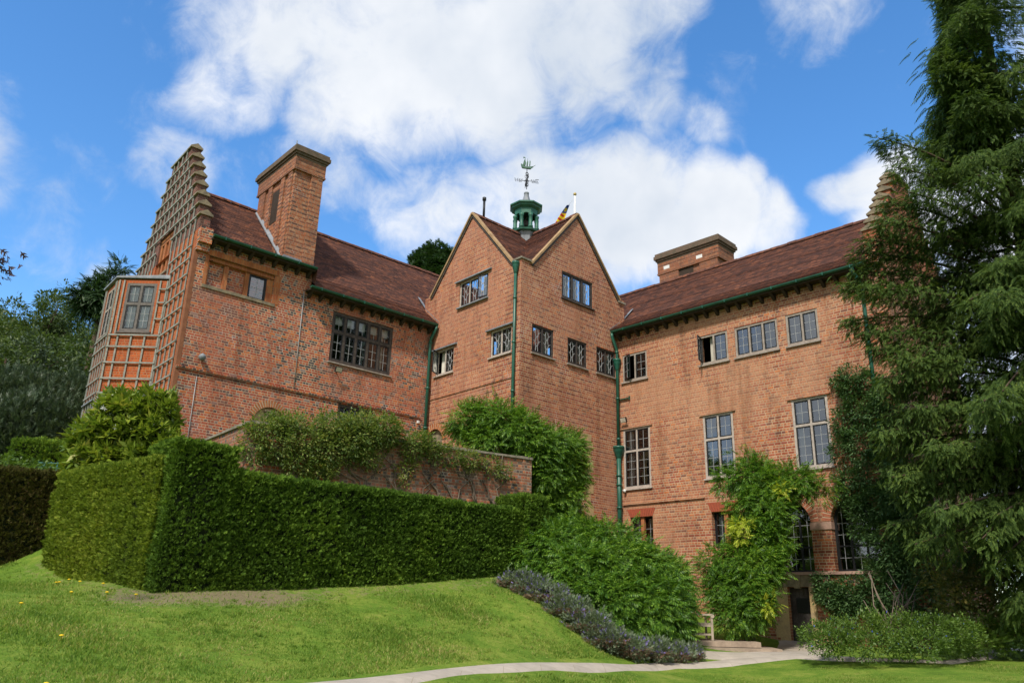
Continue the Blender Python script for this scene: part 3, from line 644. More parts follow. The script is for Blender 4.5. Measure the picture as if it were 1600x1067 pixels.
def voussoirs(name, F, uc, zs, r0, r1, n=17, mat='brick_red', o=.004, a0=0.0, a1=math.pi):
    m = MB(); g = .024
    for i in range(n):
        t0 = a0+(a1-a0)*i/n; t1 = a0+(a1-a0)*(i+1)/n; q0 = t0+g/(2*r0); q1 = t1-g/(2*r0)
        pts = [(r0, q0), (r1, q0+.002), (r1, q1-.002), (r0, q1)]
        f = [F.P(uc-r*math.cos(t), zs+r*math.sin(t), o+.012) for r, t in pts]; bk = [F.P(uc-r*math.cos(t), zs+r*math.sin(t), -.1) for r, t in pts]
        m.hexa(f+bk)
    a_ = obj(name, m, mat, house); j = MB(); k = 28
    for i in range(k):
        t0 = a0+(a1-a0)*i/k; t1 = a0+(a1-a0)*(i+1)/k
        j.poly([F.P(uc-r*math.cos(t), zs+r*math.sin(t), o+.004) for r, t in ((r0,t0),(r1,t0),(r1,t1),(r0,t1))], F.n)
    obj('mortar_joint', j, 'mortar', a_)

# --- walls
B_Z = -1.6
m = MB()
hb = rect(-4.54, -1.88, 8.57, 10.5); hl = rect(-3.97, -2.47, 5.7, 7.08); hn = rect(-9.33, -6.96, 10.1, 11.0-.0001)
had = archhole(-6.5, .58, 3.6, 5.95)
wall(m, LW, [(B_Z, -9.83, 0), (11.0, -9.83, 0)], [hb, hl, hn, had])
wall(m, LW, [(11.0, -9.83, -5.55), (11.8, -9.83, -5.55)], [rect(-9.33, -6.96, 11.0, 11.16)])
m.poly([LW.P(-5.55,11,0), LW.P(-5.55,11.8,0), LW.P(-5.55,12.4,-.9), LW.P(-5.55,11.6,-.9)], LW.d)
obj('front_wall', m, 'brick_old', house, 'wall of mixed red and blue-grey old bricks of the left wing')
m = MB(); wall(m, GP, [(B_Z, 0, 6.9), (12.0, 0, 6.9)], [rect(2.8, 4.3, 11.35, 11.9999)])
obj('gable_wall', m, 'brick_orange', house, 'orange brick gable end behind the trellis')
m = MB()
hu = rect(1.84, 3.6, 11.43, 12.5)
gl_out = lambda c, wdt: [(B_Z, -.0, 5.85), (12.43, -.0, 5.85), (12.4301, c-2.46, c+2.46), (15.3, c-.02, c+.02)]
h1, h2 = rect(.44, 1.6, 8.93, 9.96), rect(3.76, 4.9, 8.87, 9.92)
had2 = archhole(4.7, .5, 3.6, 6.25)
wall(m, TL, gl_out(2.93, 0), [hu, h1, h2, had2])
wall(m, TR, gl_out(3.0, 0), [rect(2.14, 3.92, 11.53, 12.63), rect(.6, 1.72, 8.96, 10.05), rect(2.47, 3.55, 8.98, 10.0), rect(4.1, 5.25, 8.98, 10.03), rect(1.75, 3.45, 2.2, 6.15)], depth=.2)
obj('tower_wall', m, 'brick_tower', house, 'tower walls of red brick rising to two pointed gables')
m = MB()
A1, A2 = archhole(-6.7, .7, 1.48, 2.95), archhole(-8.74, .7, 1.48, 2.95)
wall(m, RW, [(B_Z, -10.55, 0), (10.8, -10.55, 0)], [rect(-1.45,-.29,8.76,9.86), rect(-4.95,-3.8,8.76,9.86), rect(-6.86,-5.24,8.76,9.86), rect(-8.29,-7.17,8.76,9.86),
    rect(-1.49,-.26,4.6,6.87), rect(-4.96,-3.78,4.66,6.87), rect(-8.32,-7.12,4.64,6.9), rect(-1.5,-.5,2.33,3.53), rect(-4.95,-3.92,2.3,3.5), A1, A2, rect(-7.15,-6.45,-.72,1.04)], depth=.3)
obj('front_wall', m, 'brick_red', house, 'right wing wall of even red and tan bricks in English bond')
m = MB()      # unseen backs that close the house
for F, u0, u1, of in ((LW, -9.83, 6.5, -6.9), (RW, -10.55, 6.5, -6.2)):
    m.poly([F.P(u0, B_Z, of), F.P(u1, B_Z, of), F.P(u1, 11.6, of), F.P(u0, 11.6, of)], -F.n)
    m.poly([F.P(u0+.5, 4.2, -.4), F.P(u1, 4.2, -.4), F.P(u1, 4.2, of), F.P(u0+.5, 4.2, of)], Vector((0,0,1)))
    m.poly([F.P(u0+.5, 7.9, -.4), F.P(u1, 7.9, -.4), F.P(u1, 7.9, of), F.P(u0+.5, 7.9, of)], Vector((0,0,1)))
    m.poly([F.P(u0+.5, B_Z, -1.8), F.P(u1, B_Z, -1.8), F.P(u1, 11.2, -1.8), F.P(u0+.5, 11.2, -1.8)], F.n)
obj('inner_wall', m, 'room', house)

# --- tiled slopes
def clip(poly, s0, s1):
    def half(P, k, sign):
        out = []
        for i in range(len(P)):
            a, b = P[i], P[(i+1) % len(P)]; da, db = (a[1]-k)*sign, (b[1]-k)*sign
            if da >= 0: out.append(a)
            if da*db < 0: t = da/(da-db); out.append((a[0]+(b[0]-a[0])*t, a[1]+(b[1]-a[1])*t))
        return out
    P = half(poly, s0, 1); return half(P, s1, -1) if len(P) > 2 else []
def tiled(mb, pts, gauge=.11, lift=.02):
    pts = [Vector(p) for p in pts]; n = (pts[1]-pts[0]).cross(pts[2]-pts[0]).normalized()
    if n.z < 0: n = -n
    t = Vector((-n.y, n.x, 0)).normalized(); s = n.cross(t); s = s if s.z > 0 else -s
    o = pts[0]; q = [((p-o).dot(t), (p-o).dot(s)) for p in pts]; lo, hi = min(a[1] for a in q), max(a[1] for a in q)
    k = 0; z = lo
    uo = o.dot(t)+80
    while z < hi-1e-4:
        P = clip(q, z, min(z+gauge, hi))
        if len(P) > 2:
            jit = random.uniform(-.004, .004)
            f = lambda a: o + t*a[0] + s*a[1] + n*(lift+jit)*(1-(a[1]-z)/gauge)
            mb.poly([f(a) for a in P], n, uv=[(uo+a[0], .11*k+.0999*(a[1]-z)/gauge+.002) for a in P])
            lowpts = sorted([a for a in P if abs(a[1]-z) < 1e-5])
            if len(lowpts) >= 2:
                a, b = lowpts[0], lowpts[-1]
                mb.poly([f(a), f(b), o+t*b[0]+s*b[1]-n*.004, o+t*a[0]+s*a[1]-n*.004], -s+n*.2, uv=[(uo+a[0], .11*k+.01), (uo+b[0], .11*k+.01), (uo+b[0], .11*k+.01), (uo+a[0], .11*k+.01)])
        z += gauge; k += 1
def ridge_tiles(name, path, r=.11):
    m = MB(); path = [Vector(p) for p in path]; d = path[1]-path[0]; L = d.length; d.normalize(); side = Vector((-d.y, d.x, 0)).normalized(); n = max(1, int(L/.36))
    for i in range(n):
        a = path[0]+d*(L*i/n+.004); b = path[0]+d*(L*(i+1)/n-.004); dz = random.uniform(-.008, .012); ra = r*random.uniform(.95, 1.06); k = 6
        for j in range(k):
            t0, t1 = -math.pi*.08+math.pi*1.16*j/k, -math.pi*.08+math.pi*1.16*(j+1)/k
            off = lambda t: side*(math.cos(t)*ra*1.15) + Vector((0, 0, math.sin(t)*ra-.05+dz))
            m.poly([a+off(t0), b+off(t0), b+off(t1), a+off(t1)], off((t0+t1)/2)+Vector((0,0,.05)))
        m.poly([a+side*ra, a+Vector((0,0,ra-.05)), a-side*ra], -d); m.poly([b+side*ra, b+Vector((0,0,ra-.05)), b-side*ra], d)
    obj(name, m, 'trim' if 'verge' in name else 'tile', house)
def roof(name, F, u0, u1, prof, back, label):
    m = MB()
    for (oa, za), (ob, zb) in zip(prof[:-1], prof[1:]):
        tiled(m, [F.P(u0, za, oa), F.P(u1, za, oa), F.P(u1, zb, ob), F.P(u0, zb, ob)])
    (oa, za), (ob, zb) = prof[-1], back
    tiled(m, [F.P(u0, za, oa), F.P(u1, za, oa), F.P(u1, zb, ob), F.P(u0, zb, ob)])
    return obj(name, m, 'tile', house, label)
roof('roof', LW, -9.42, 6.6, [(-.55, 11.83), (-3.45, 15.12)], (-7.3, 11.1), 'long brown clay tile roof of the left wing')
m = MB(); tiled(m, [LW.P(-5.56, 11.07, .38), LW.P(6.6, 11.07, .38), LW.P(6.6, 11.82, -.55), LW.P(-5.56, 11.82, -.55)]); obj('roof_foot', m, 'tile', house)
m = MB(); tiled(m, [LW.P(-9.42, 11.78, .38), LW.P(-5.55, 11.78, .38), LW.P(-5.55, 12.5, -1.12), LW.P(-9.42, 12.5, -1.12)])
m.poly([LW.P(-5.55, 11.74, .38), LW.P(-5.55, 12.47, -1.12), LW.P(-5.55, 11.2, .3)], LW.d)
obj('raised_eaves_roof', m, 'tile', house)
roof('roof', RW, -10.2, 6.6, [(.38, 10.87), (-.55, 11.56), (-2.95, 13.88)], (-6.4, 10.9), 'reddish clay tile roof of the right wing')
ridge_tiles('ridge', [LW.P(-9.42, 15.15, -3.45), LW.P(6.6, 15.15, -3.45)]); ridge_tiles('ridge', [RW.P(-10.2, 13.91, -2.95), RW.P(6.6, 13.91, -2.95)])
def TP(a, b, z): return Vector((TL.o.x, TL.o.y, z)) + TL.d*a + TR.d*b
ca, cb = 2.93, 3.0; e = 12.43; top = 15.32
m = MB()
s0 = 2.46; la, lb = ca-s0, cb-s0; ha, hb_ = ca+s0, cb+s0; v = -.05
tiled(m, [TP(la, v, e), TP(ca, v, top), TP(ca, cb, top), TP(la, lb, e)]); tiled(m, [TP(v, lb, e), TP(v, cb, top), TP(ca, cb, top), TP(la, lb, e)])
tiled(m, [TP(ha, v, e), TP(ca, v, top), TP(ca, cb, top), TP(ha, lb, e)]); tiled(m, [TP(v, hb_, e), TP(v, cb, top), TP(ca, cb, top), TP(la, hb_, e)])
tiled(m, [TP(ha, lb, e), TP(ca, cb, top), TP(ha+.4, cb, top), TP(ha+.4, lb, e)]); tiled(m, [TP(la, hb_, e), TP(ca, cb, top), TP(ca, hb_+.4, top), TP(la, hb_+.4, e)])
obj('tower_roof', m, 'tile', house, 'cross gabled tile roof of the corner tower')
ridge_tiles('ridge', [TP(ca, -.04, top+.02), TP(ca, cb-.45, top+.02)]); ridge_tiles('ridge', [TP(-.04, cb, top+.02), TP(ca-.45, cb, top+.02)])
for F, c in ((TL, ca), (TR, cb)):      # verge trims up the gables
    for sg in (1, -1):
        mm_ = MB(); a, b = F.P(c+sg*2.52, 12.36, 0), F.P(c+sg*.0, 15.36, 0)
        up = (b-a).normalized(); nn = F.n.cross(up); nn = nn if nn.z > 0 else -nn
        q = [a+F.n*.09-nn*.02, a+F.n*.09+nn*.05, a-F.n*.1+nn*.05, a-F.n*.1-nn*.02]
        mm_.hexa(q+[x+(b-a) for x in q]); obj('verge', mm_, 'trim', house)
        mm_ = MB(); q = [a+F.n*.045-nn*.11, a+F.n*.045-nn*.02, a+F.n*.0-nn*.02, a+F.n*.0-nn*.11]; mm_.hexa(q+[x+(b-a) for x in q]); obj('verge', mm_, 'oak_dark', house)
m = MB()
m.box(TL, -.06, .52, 12.43, 12.50, -.55, .06); obj('corner_cap', m, 'coping', house)
m = MB(); m.box(TR, 5.44, 5.9, 12.25, 12.33, -.3, .06); obj('corner_cap', m, 'coping', house)
# lead flashings where the wing roofs meet the tower
def flash(F, u0, pts, wdt=.13):
    m = MB()
    for (o0, z0), (o1, z1) in zip(pts[:-1], pts[1:]):
        q = [F.P(u0, z0, o0), F.P(u0+wdt*(-1), z0+.03, o0), F.P(u0-wdt, z1+.03, o1), F.P(u0, z1, o1)]
        m.hexa(q+[x+Vector((0,0,.03)) for x in q])
    obj('flashing', m, 'lead', house)
flash(LW, .12, [(.40, 11.1), (-.55, 11.9), (-1.2, 12.65)]); flash(RW, .12, [(.40, 10.9), (-.55, 11.6), (-1.2, 12.25)])

# --- eaves: soffit, brackets, gutters, pipes
def eaves(F, u0, u1, zg, zr, ref=None):
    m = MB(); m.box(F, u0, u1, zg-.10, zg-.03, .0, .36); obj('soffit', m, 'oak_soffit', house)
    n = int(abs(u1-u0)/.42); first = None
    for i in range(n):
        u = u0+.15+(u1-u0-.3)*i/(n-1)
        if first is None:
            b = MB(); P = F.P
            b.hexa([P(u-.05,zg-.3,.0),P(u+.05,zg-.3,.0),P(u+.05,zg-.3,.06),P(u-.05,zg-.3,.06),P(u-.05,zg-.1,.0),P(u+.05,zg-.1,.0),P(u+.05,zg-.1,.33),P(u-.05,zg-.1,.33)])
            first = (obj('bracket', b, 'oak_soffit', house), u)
        else:
            o = first[0].copy(); C.objects.link(o); o.parent = house; o.location = F.d*(u-first[1])
    g = MB(); n = 8; path = [F.P(u0, 0, .42), F.P(u1, 0, .42)]
    for j in range(n):
        t0, t1 = math.pi*j/n, math.pi*(j+1)/n
        for rr, sg in ((.078, 1), (.066, -1)):
            f = lambda t: F.n*(math.cos(t)*rr) + Vector((0, 0, zg+.03-math.sin(t)*rr))
            g.poly([path[0]+f(t0), path[1]+f(t0), path[1]+f(t1), path[0]+f(t1)], sg*(F.n*math.cos((t0+t1)/2)-Vector((0,0,math.sin((t0+t1)/2)))))
    for pth in path:
        g.poly([pth+F.n*(math.cos(math.pi*j/n)*.078)+Vector((0,0,zg+.03-math.sin(math.pi*j/n)*.078)) for j in range(n+1)], F.d if pth is path[1] else -F.d)
    for i in range(int(abs(u1-u0)/.9)):
        u = u0+.4+i*.9; g.box(F, u-.015, u+.015, zg-.06, zg+.05, .34, .505)
    obj('gutter', g, 'green', house)
eaves(LW, -9.45, -5.6, 11.72, 0); eaves(LW, -5.75, -.08, 10.99, 0); eaves(RW, -10.1, -.08, 10.79, 0)
def pipe(pts, r=.055, hoppers=(), collars=(), arm=None):
    m = MB(); m.tube(pts, r, 10)
    o = obj('downpipe', m, 'green', house)
    for p in collars: c = MB(); c.lathe(Vector(p)-Vector((0,0,.04)), [(r, 0),(r*1.35,.01),(r*1.35,.07),(r,.08)], 12); obj('collar', c, 'green', o)
    for p in hoppers:
        h = MB(); h.lathe(Vector(p), [(r,-.3),(r*1.2,-.26),(r*1.5,-.2),(r*2.1,-.05),(r*2.4,.0),(r*2.4,.08),(r*2.7,.1),(r*2.7,.16),(r*1.5,.15)], 12); obj('hopper', h, 'green', o)
    if arm: obj('bracket', arm, 'green', o)
    return o
q = LW.P(-.16, 0, .12)
pipe([LW.P(-.12,10.93,.42), LW.P(-.13,10.8,.40), LW.P(-.16,10.45,.14), q+Vector((0,0,10.3)), q+Vector((0,0,3.8))], .065, (), [q+Vector((0,0,z)) for z in (10.3,8.4,6.8,5.2)])
q = TL.P(.2, 0, .1)
pipe([q+Vector((0,0,12.3)), q+Vector((0,0,9)), q+Vector((0,0,3.5))], .055, [q+Vector((0,0,12.15))], [q+Vector((0,0,z)) for z in (10.9,9.2,7.4,6.1)])
q = RW.P(-.12, 0, .14); ar = MB(); ar.box(RW, -.62, .15, 8.06, 8.09, .02, .08)
for du in (-.62, -.1): ar.box(RW, du, du+.02, 8.0, 8.15, .0, .08)
pipe([RW.P(-.1,10.74,.42), RW.P(-.1,10.6,.41), RW.P(-.12,10.15,.16), q+Vector((0,0,10.0)), q+Vector((0,0,5.9))], .06, [q+Vector((0,0,9.55))], [q+Vector((0,0,z)) for z in (10.0,8.1,6.5)], ar)
pipe([q+Vector((0,0,6.0)), q+Vector((0,0,2.2))], .085, [q+Vector((0,0,6.05))], [q+Vector((0,0,z)) for z in (5.1,4.75,3.9,3.3)])
q = RW.P(-9.86, 0, .12)
pipe([RW.P(-9.72,10.74,.42), RW.P(-9.74,10.6,.4), RW.P(-9.86,10.2,.14), q+Vector((0,0,10.0)), q+Vector((0,0,-.6))], .06, (), [q+Vector((0,0,z)) for z in (10.0,8.2,6.4,4)])

# --- string courses, ledges, strips
m = MB(); m.box(LW, -9.83, -.36, 7.12, 7.17, 0, .035); m.box(LW, -9.83, -.36, 7.17, 7.22, 0, .065); obj('string_course', m, 'brick_old', house)
m = MB(); m.box(RW, -3.7, -.2, 3.95, 3.99, 0, .03); m.box(RW, -3.7, -.2, 3.99, 4.04, 0, .06); obj('string_course', m, 'brick_red', house)
m = MB(); m.box(TL, .35, 5.1, 7.93, 7.98, 0, .03); obj('string_course', m, 'brick_tower', house)
m = MB(); m.box(GP, -.003, .19, 3, 11.3, -.12, .012); obj('corner_strip', m, 'strip', house, 'plain rubbed brick strip up the corner')
# niche on the left wing: soldier-course lintel, mullions, back, sill
m = MB(); m.poly([LW.P(-9.4,10.05,-.15), LW.P(-6.9,10.05,-.15), LW.P(-6.9,11.2,-.15), LW.P(-9.4,11.2,-.15)], LW.n)
obj('niche_back', m, 'brick_old', house)
m = MB(); m.box(LW, -9.33, -6.96, 10.98, 11.158, -.15, -.07); m.box(LW, -9.5, -6.8, 11.163, 11.36, 0, .03); obj('niche_lintel', m, 'brick_soldier', house)
for a, b in ((-9.328,-9.27),(-8.75,-8.6),(-7.99,-7.85),(-7.2,-6.962)): m = MB(); m.box(LW, a, b, 10.1, 10.98, -.15, -.06); obj('niche_mullion', m, 'brick_soldier', house)
for a, b in ((-9.45,-9.333),(-6.955,-6.72)): m = MB(); m.box(LW, a, b, 10.1, 11.16, 0, .012); obj('niche_jamb', m, 'brick_soldier', house)
m = MB(); m.box(LW, -9.45, -6.85, 9.99, 10.095, 0, .045); obj('niche_sill', m, 'stone', house)
# door arches
voussoirs('door_arch', LW, -6.5, 5.85, .6, .83, 19, 'brick_soldier', .01, .35, math.pi-.35)
m = MB(); wall(m, LW, archhole(-6.5, .575, 3.6, 5.95), [], -.1); obj('arch_panel', m, 'stone_gold', house)
m = MB(); LWt = lambda w0, w1, z0, z1, o: m.hexa([LW.P(-6.5-w0,z0,-.09),LW.P(-6.5+w0,z0,-.09),LW.P(-6.5+w0,z0,o),LW.P(-6.5-w0,z0,o),LW.P(-6.5-w1,z1,-.09),LW.P(-6.5+w1,z1,-.09),LW.P(-6.5+w1,z1,o),LW.P(-6.5-w1,z1,o)])
LWt(.09, .17, 5.95, 6.28, .04); LWt(.2, .2, 6.283, 6.33, .06); obj('keystone', m, 'stone', house)
voussoirs('door_arch', TL, 4.7, 6.2, .52, .76, 15, 'brick_soldier', .01, .1, math.pi-.1)
m = MB(); wall(m, TL, archhole(4.7, .495, 3.6, 6.25), [], -.12); obj('arch_panel', m, 'stone', house)
m = MB()     # tall garden doorway in the tower: dark opening and stepped stone jamb
m.poly([TR.P(1.7,2.1,-.2), TR.P(3.5,2.1,-.2), TR.P(3.5,6.2,-.2), TR.P(1.7,6.2,-.2)], TR.n); obj('garden_door', m, 'oak_dark', house)
m = MB(); z = 2.2; k = 0
while z < 6.1:
    m.box(TR, 3.452, 3.70+(.16 if k % 2 else 0), z, min(z+.41, 6.14), -.15, .012+.002*(k % 2)); z += .415; k += 1
m.box(TR, 3.2, 3.75, 6.152, 6.45, -.1, .016); m.box(TR, 1.5, 3.19, 6.152, 6.45, -.1, .012); obj('door_jamb', m, 'stone_gold', house)

# --- windows
window(LW, -4.54, -1.88, 8.57, 10.5, 5, 9.74, 'oak_dark', fw=.11, rec=.03, sillmat='oak', blind=.55, cur=[(.82,.93)], rows=None, label='dark oak window of five lights with a transom')
window(LW, -3.97, -2.47, 5.7, 7.08, 3, None, 'oak_dark', fw=.1, rec=.04)
window(LW, -7.845, -7.205, 10.1, 10.978, 1, None, 'black', fw=.035, rec=.08, sill=0, glass='glass_bright')
window(TL, 1.84, 3.6, 11.43, 12.5, 3, None, 'oak_pale', 'tree', head='lead', sillmat='lead', sill=.1, cur=[(.1,.3)], openl=(0, 12, False))
window(TL, .44, 1.6, 8.93, 9.96, 2, None, 'oak_pale', 'tree', head='lead', cur=[(.02,.98)])
window(TL, 3.76, 4.9, 8.87, 9.92, 2, None, 'oak_pale', 'tree', head='lead', cur=[(.55,.98)], openl=(1, 62, True))
window(TR, 2.14, 3.92, 11.53, 12.63, 3, None, 'oak_dark', 'tree', rec=.03, cur=[(.03,.3),(.35,.62),(.7,.95)])
window(TR, .6, 1.72, 8.96, 10.05, 2, None, 'oak_dark', 'tree', rec=.03, sillmat='oak', cur=[(.55,.97)])
window(TR, 2.47, 3.55, 8.98, 10.0, 2, None, 'oak_dark', 'tree', rec=.03, sillmat='oak', cur=[(.55,.97)])
window(TR, 4.1, 5.25, 8.98, 10.03, 2, None, 'oak_dark', 'tree', rec=.03, sillmat='oak', cur=[(.55,.97)])
window(RW, -1.45, -.29, 8.76, 9.86, 2, None, 'oak', rec=.02, openl=(1, 28, True))
window(RW, -4.95, -3.8, 8.76, 9.86, 2, None, 'oak', rec=.02, glass='glass_bright', cur=[(.6,.75)], openl=(1, 75, True))
window(RW, -6.86, -5.24, 8.76, 9.86, 3, None, 'oak', rec=.02, glass='glass_bright')
window(RW, -8.29, -7.17, 8.76, 9.86, 2, None, 'oak', rec=.02, glass='glass_bright')
window(RW, -1.49, -.26, 4.6, 6.87, 2, 6.0, 'oak_pale', rec=.0, cur=[(.75,.98)])
window(RW, -4.96, -3.78, 4.66, 6.87, 2, 6.0, 'oak_pale', rec=.0, glass='glass_bright', cur=[(.84,.99)])
window(RW, -8.32, -7.12, 4.64, 6.9, 2, 6.02, 'oak_pale', rec=.0, glass='glass_bright', cur=[(.84,.99)])
for u0, u1, zz in ((-1.49,-.26,6.87), (-4.96,-3.78,6.87), (-8.32,-7.12,6.9)):       # tile drips over the tall windows
    m = MB(); m.box(RW, u0-.12, u1+.12, zz+.003, zz+.05, 0, .06); obj('drip_course', m, 'brick_red', house)
window(RW, -1.5, -.5, 2.33, 3.53, 2, None, 'black', rec=.18, fw=.03, sill=0, cur=[(.65,.98)])
window(RW, -4.95, -3.92, 2.3, 3.5, 2, None, 'black', rec=.18, fw=.03, sill=0, cur=[(.7,.98)])
for u0, u1, zz in ((-1.05,-.95,2.33), (-4.48,-4.38,2.3)): m = MB(); m.box(RW, u0-.02, u1+.02, zz, zz+1.2, -.17, -.06); obj('brick_mullion', m, 'brick_soldier', house)
def flat_arch(u0, u1, z0, z1):
    m = MB(); n = int((u1-u0)/.085)
    for i in range(n):
        t0, t1 = i/n, (i+1)/n; sp = .14; a0, a1 = u0+(u1-u0)*t0+.006, u0+(u1-u0)*t1-.006; b0, b1 = u0-sp+(u1-u0+2*sp)*t0+.006, u0-sp+(u1-u0+2*sp)*t1-.006
        m.hexa([RW.P(a0,z0,-.1),RW.P(a1,z0,-.1),RW.P(a1,z0,.014),RW.P(a0,z0,.014),RW.P(b0,z1,-.1),RW.P(b1,z1,-.1),RW.P(b1,z1,.014),RW.P(b0,z1,.014)])
    obj('flat_arch', m, 'brick_rubbed', house)
MAT['brick_rubbed'] = plain('rubbed_red_brick', (.36,.085,.045), .85, .2, col2=(.28,.07,.04), scale=12)
MAT['brick_voussoir'] = plain('tan_red_voussoir', (.40,.15,.085), .85, .2, col2=(.27,.085,.05), scale=9)
flat_arch(-1.5, -.5, 3.535, 3.83); flat_arch(-4.95, -3.92, 3.505, 3.82)
# arcade: two arched windows, ring of voussoirs, pier with impost, ledge
def arch_window(uc, r, z0, zs):
    F = RW; o = -.28; f = MB(); wd = .075
    pts = [(uc-r, z0), (uc-r, zs)] + [(uc-r*math.cos(t), zs+r*math.sin(t)) for t in np.linspace(0, math.pi, 15)[1:-1]] + [(uc+r, zs), (uc+r, z0)]
    inn = [(uc+(x-uc)*(1-wd/r), z if z <= zs else zs+(z-zs)*(1-wd/r)) for x, z in pts]
    for (a, b, c, d) in zip(pts[:-1], pts[1:], inn[1:], inn[:-1]):
        f.hexa([F.P(*a, o), F.P(*b, o), F.P(*c, o), F.P(*d, o), F.P(*a, o+.07), F.P(*b, o+.07), F.P(*c, o+.07), F.P(*d, o+.07)])
    f.box(F, uc-r, uc+r, z0, z0+.07, o, o+.068)
    top_ = lambda u: zs + math.sqrt(max(0, r*r-(u-uc)**2))-wd
    for u in (uc-r*.33, uc+r*.33): f.box(F, u-.028, u+.028, z0+.07, top_(u), o, o+.06)
    f.box(F, uc-r+wd, uc+r-wd, z0+.72, z0+.77, o, o+.055)
    wo = obj('window', f, 'black', house, 'tall round arched window with black metal frame')
    g = MB(); g.poly([F.P(x, z, o+.03) for x, z in inn], F.n); obj('pane', g, 'glass_bright', wo)
    le = MB(); lw = .0065
    for u in (uc-r*.66, uc, uc+r*.66): le.box(F, u-lw, u+lw, z0+.07, top_(u), o+.025, o+.042)
    for z in np.arange(z0+.4, zs+r*.8, .34):
        hw = r-wd if z <= zs else math.sqrt(max(0, r*r-(z-zs)**2))-wd*.6
        le.box(F, uc-hw, uc+hw, z-lw, z+lw, o+.025, o+.041)
    obj('leading', le, 'came', wo)
for uc in (-6.7, -8.74):
    arch_window(uc, .7, 1.48, 2.95); voussoirs('arch_ring', RW, uc, 2.95, .705, .96, 21, 'brick_voussoir', .006)
m = MB(); m.box(RW, -8.06, -7.38, 2.72, 2.94, -.2, .035); obj('impost', m, 'pinkstone', house)
m = MB(); m.box(RW, -10.4, -5.9, 1.39, 1.476, -.25, .1); obj('ledge', m, 'pinkstone', house)
m = MB(); m.box(RW, -9.2, -7.56, 1.06, 1.385, 0, .012); obj('ledge_band', m, 'brick_garden', house)
m = MB(); m.box(RW, -7.52, -6.9, 1.045, 1.385, -.12, .03); m.box(RW, -6.69, -6.05, 1.045, 1.385, -.12, .03)
m.hexa([RW.P(-6.88,1.0,-.1),RW.P(-6.71,1.0,-.1),RW.P(-6.71,1.0,.06),RW.P(-6.88,1.0,.06),RW.P(-6.93,1.387,-.1),RW.P(-6.66,1.387,-.1),RW.P(-6.66,1.387,.06),RW.P(-6.93,1.387,.06)])
obj('door_lintel', m, 'stone', house)
m = MB(); z = -.9; k = 0
while z < 1.03:
    z1 = min(z+.46, 1.04); m.box(RW, -6.448, -6.12+(.14 if k % 2 else 0), z, z1-.006, -.14, .02); m.box(RW, -7.36-(.1 if k % 2 else 0), -7.152, z, z1-.006, -.14, .02); z += .46; k += 1
obj('door_jamb', m, 'stone_gold', house)
m = MB()
for i in range(5): a = -7.13+.665*i/5; m.box(RW, a+.004, a+.129, -.74, 1.02, -.26, -.215+.003*(i % 2))
dr = obj('door', m, 'door', house, 'weathered plank cellar door bleached grey at its foot')
m = MB(); m.box(RW, -7.05, -6.62, .28, .72, -.21, -.195)
for i in range(7): m.box(RW, -7.03, -6.64, .31+i*.055, .345+i*.055, -.19, -.175)
obj('grille', m, 'black', dr)
m = MB(); m.box(RW, -7.14, -7.12, -.72, 1.03, -.26, -.14); m.box(RW, -6.47, -6.455, -.72, 1.03, -.26, -.14); obj('door_frame', m, 'oak_dark', dr)
# --- stepped gables
def stepped(F, c, zb, n, w0, run, rise, th, mat, capmat, notch=None):
    body, clist = MB(), []
    for k in range(n):
        w_ = w0-run*k; z0 = zb+rise*k
        if notch and z0+rise/2 < notch[2]:
            body.box(F, c-w_, notch[0], z0, z0+rise, -th, 0); body.box(F, notch[1], c+w_, z0, z0+rise, -th, 0); body.box(F, notch[0], notch[1], z0, z0+rise, -th, -.22)
        else: body.box(F, c-w_, c+w_, z0, z0+rise, -th, 0)
        nxt = w0-run*(k+1) if k < n-1 else -.0
        for sg in (1, -1):
            a, b = c+sg*(w_+.06), c+sg*(nxt if k < n-1 else 0)
            z1 = z0+rise
            pr = [(-th-.05, z1-.01), (.07, z1-.01), (.07, z1+.05), (-th/2, z1+.2), (-th-.05, z1+.05)]
            A = [F.P(a, z, o) for o, z in pr]; Bp = [F.P(b, z, o) for o, z in pr]
            cc = sum(A+Bp, Vector())/10
            caps = MB(); clist.append(caps); caps.poly(A, F.d*sg); caps.poly(Bp, -F.d*sg)
            for i in range(5):
                j = (i+1) % 5; qd = [A[i], A[j], Bp[j], Bp[i]]; caps.poly(qd, sum(qd, Vector())/4-cc)
    g = obj('stepped_gable', body, mat, house); [obj('coping_stone', c_, capmat, g) for c_ in clist]; return g
stepped(GP, 3.36, 12.0, 8, 3.38, .335, .525, .34, 'brick_dark', 'stone', (2.8, 4.3, 12.9))
m = MB(); m.poly([GP.P(0,11.0,-.42), GP.P(0,12,-.42), GP.P(6.8,12,-.42), GP.P(6.8,11,-.42)], -GP.n); m.box(GP, .0, .42, 11.0, 12.0, -.42, -.002); m.box(GP, -.25, .4, 11.45, 12.0, -.42, -.004)
m.box(GP, -.12, .0, 11.2, 11.45, -.42, -.002); obj('kneeler', m, 'brick_old', house)
stepped(RG, 2.95, 11.6, 8, 3.05, .345, .42, .45, 'brick_orange2', 'stone')
m = MB(); wall(m, RG, [(B_Z, 0.0, 6.2), (11.6, 0.0, 6.2)]); m.box(RG, -.25, .3, 10.8, 11.6, -.42, -.002); obj('gable_wall', m, 'brick_red', house)
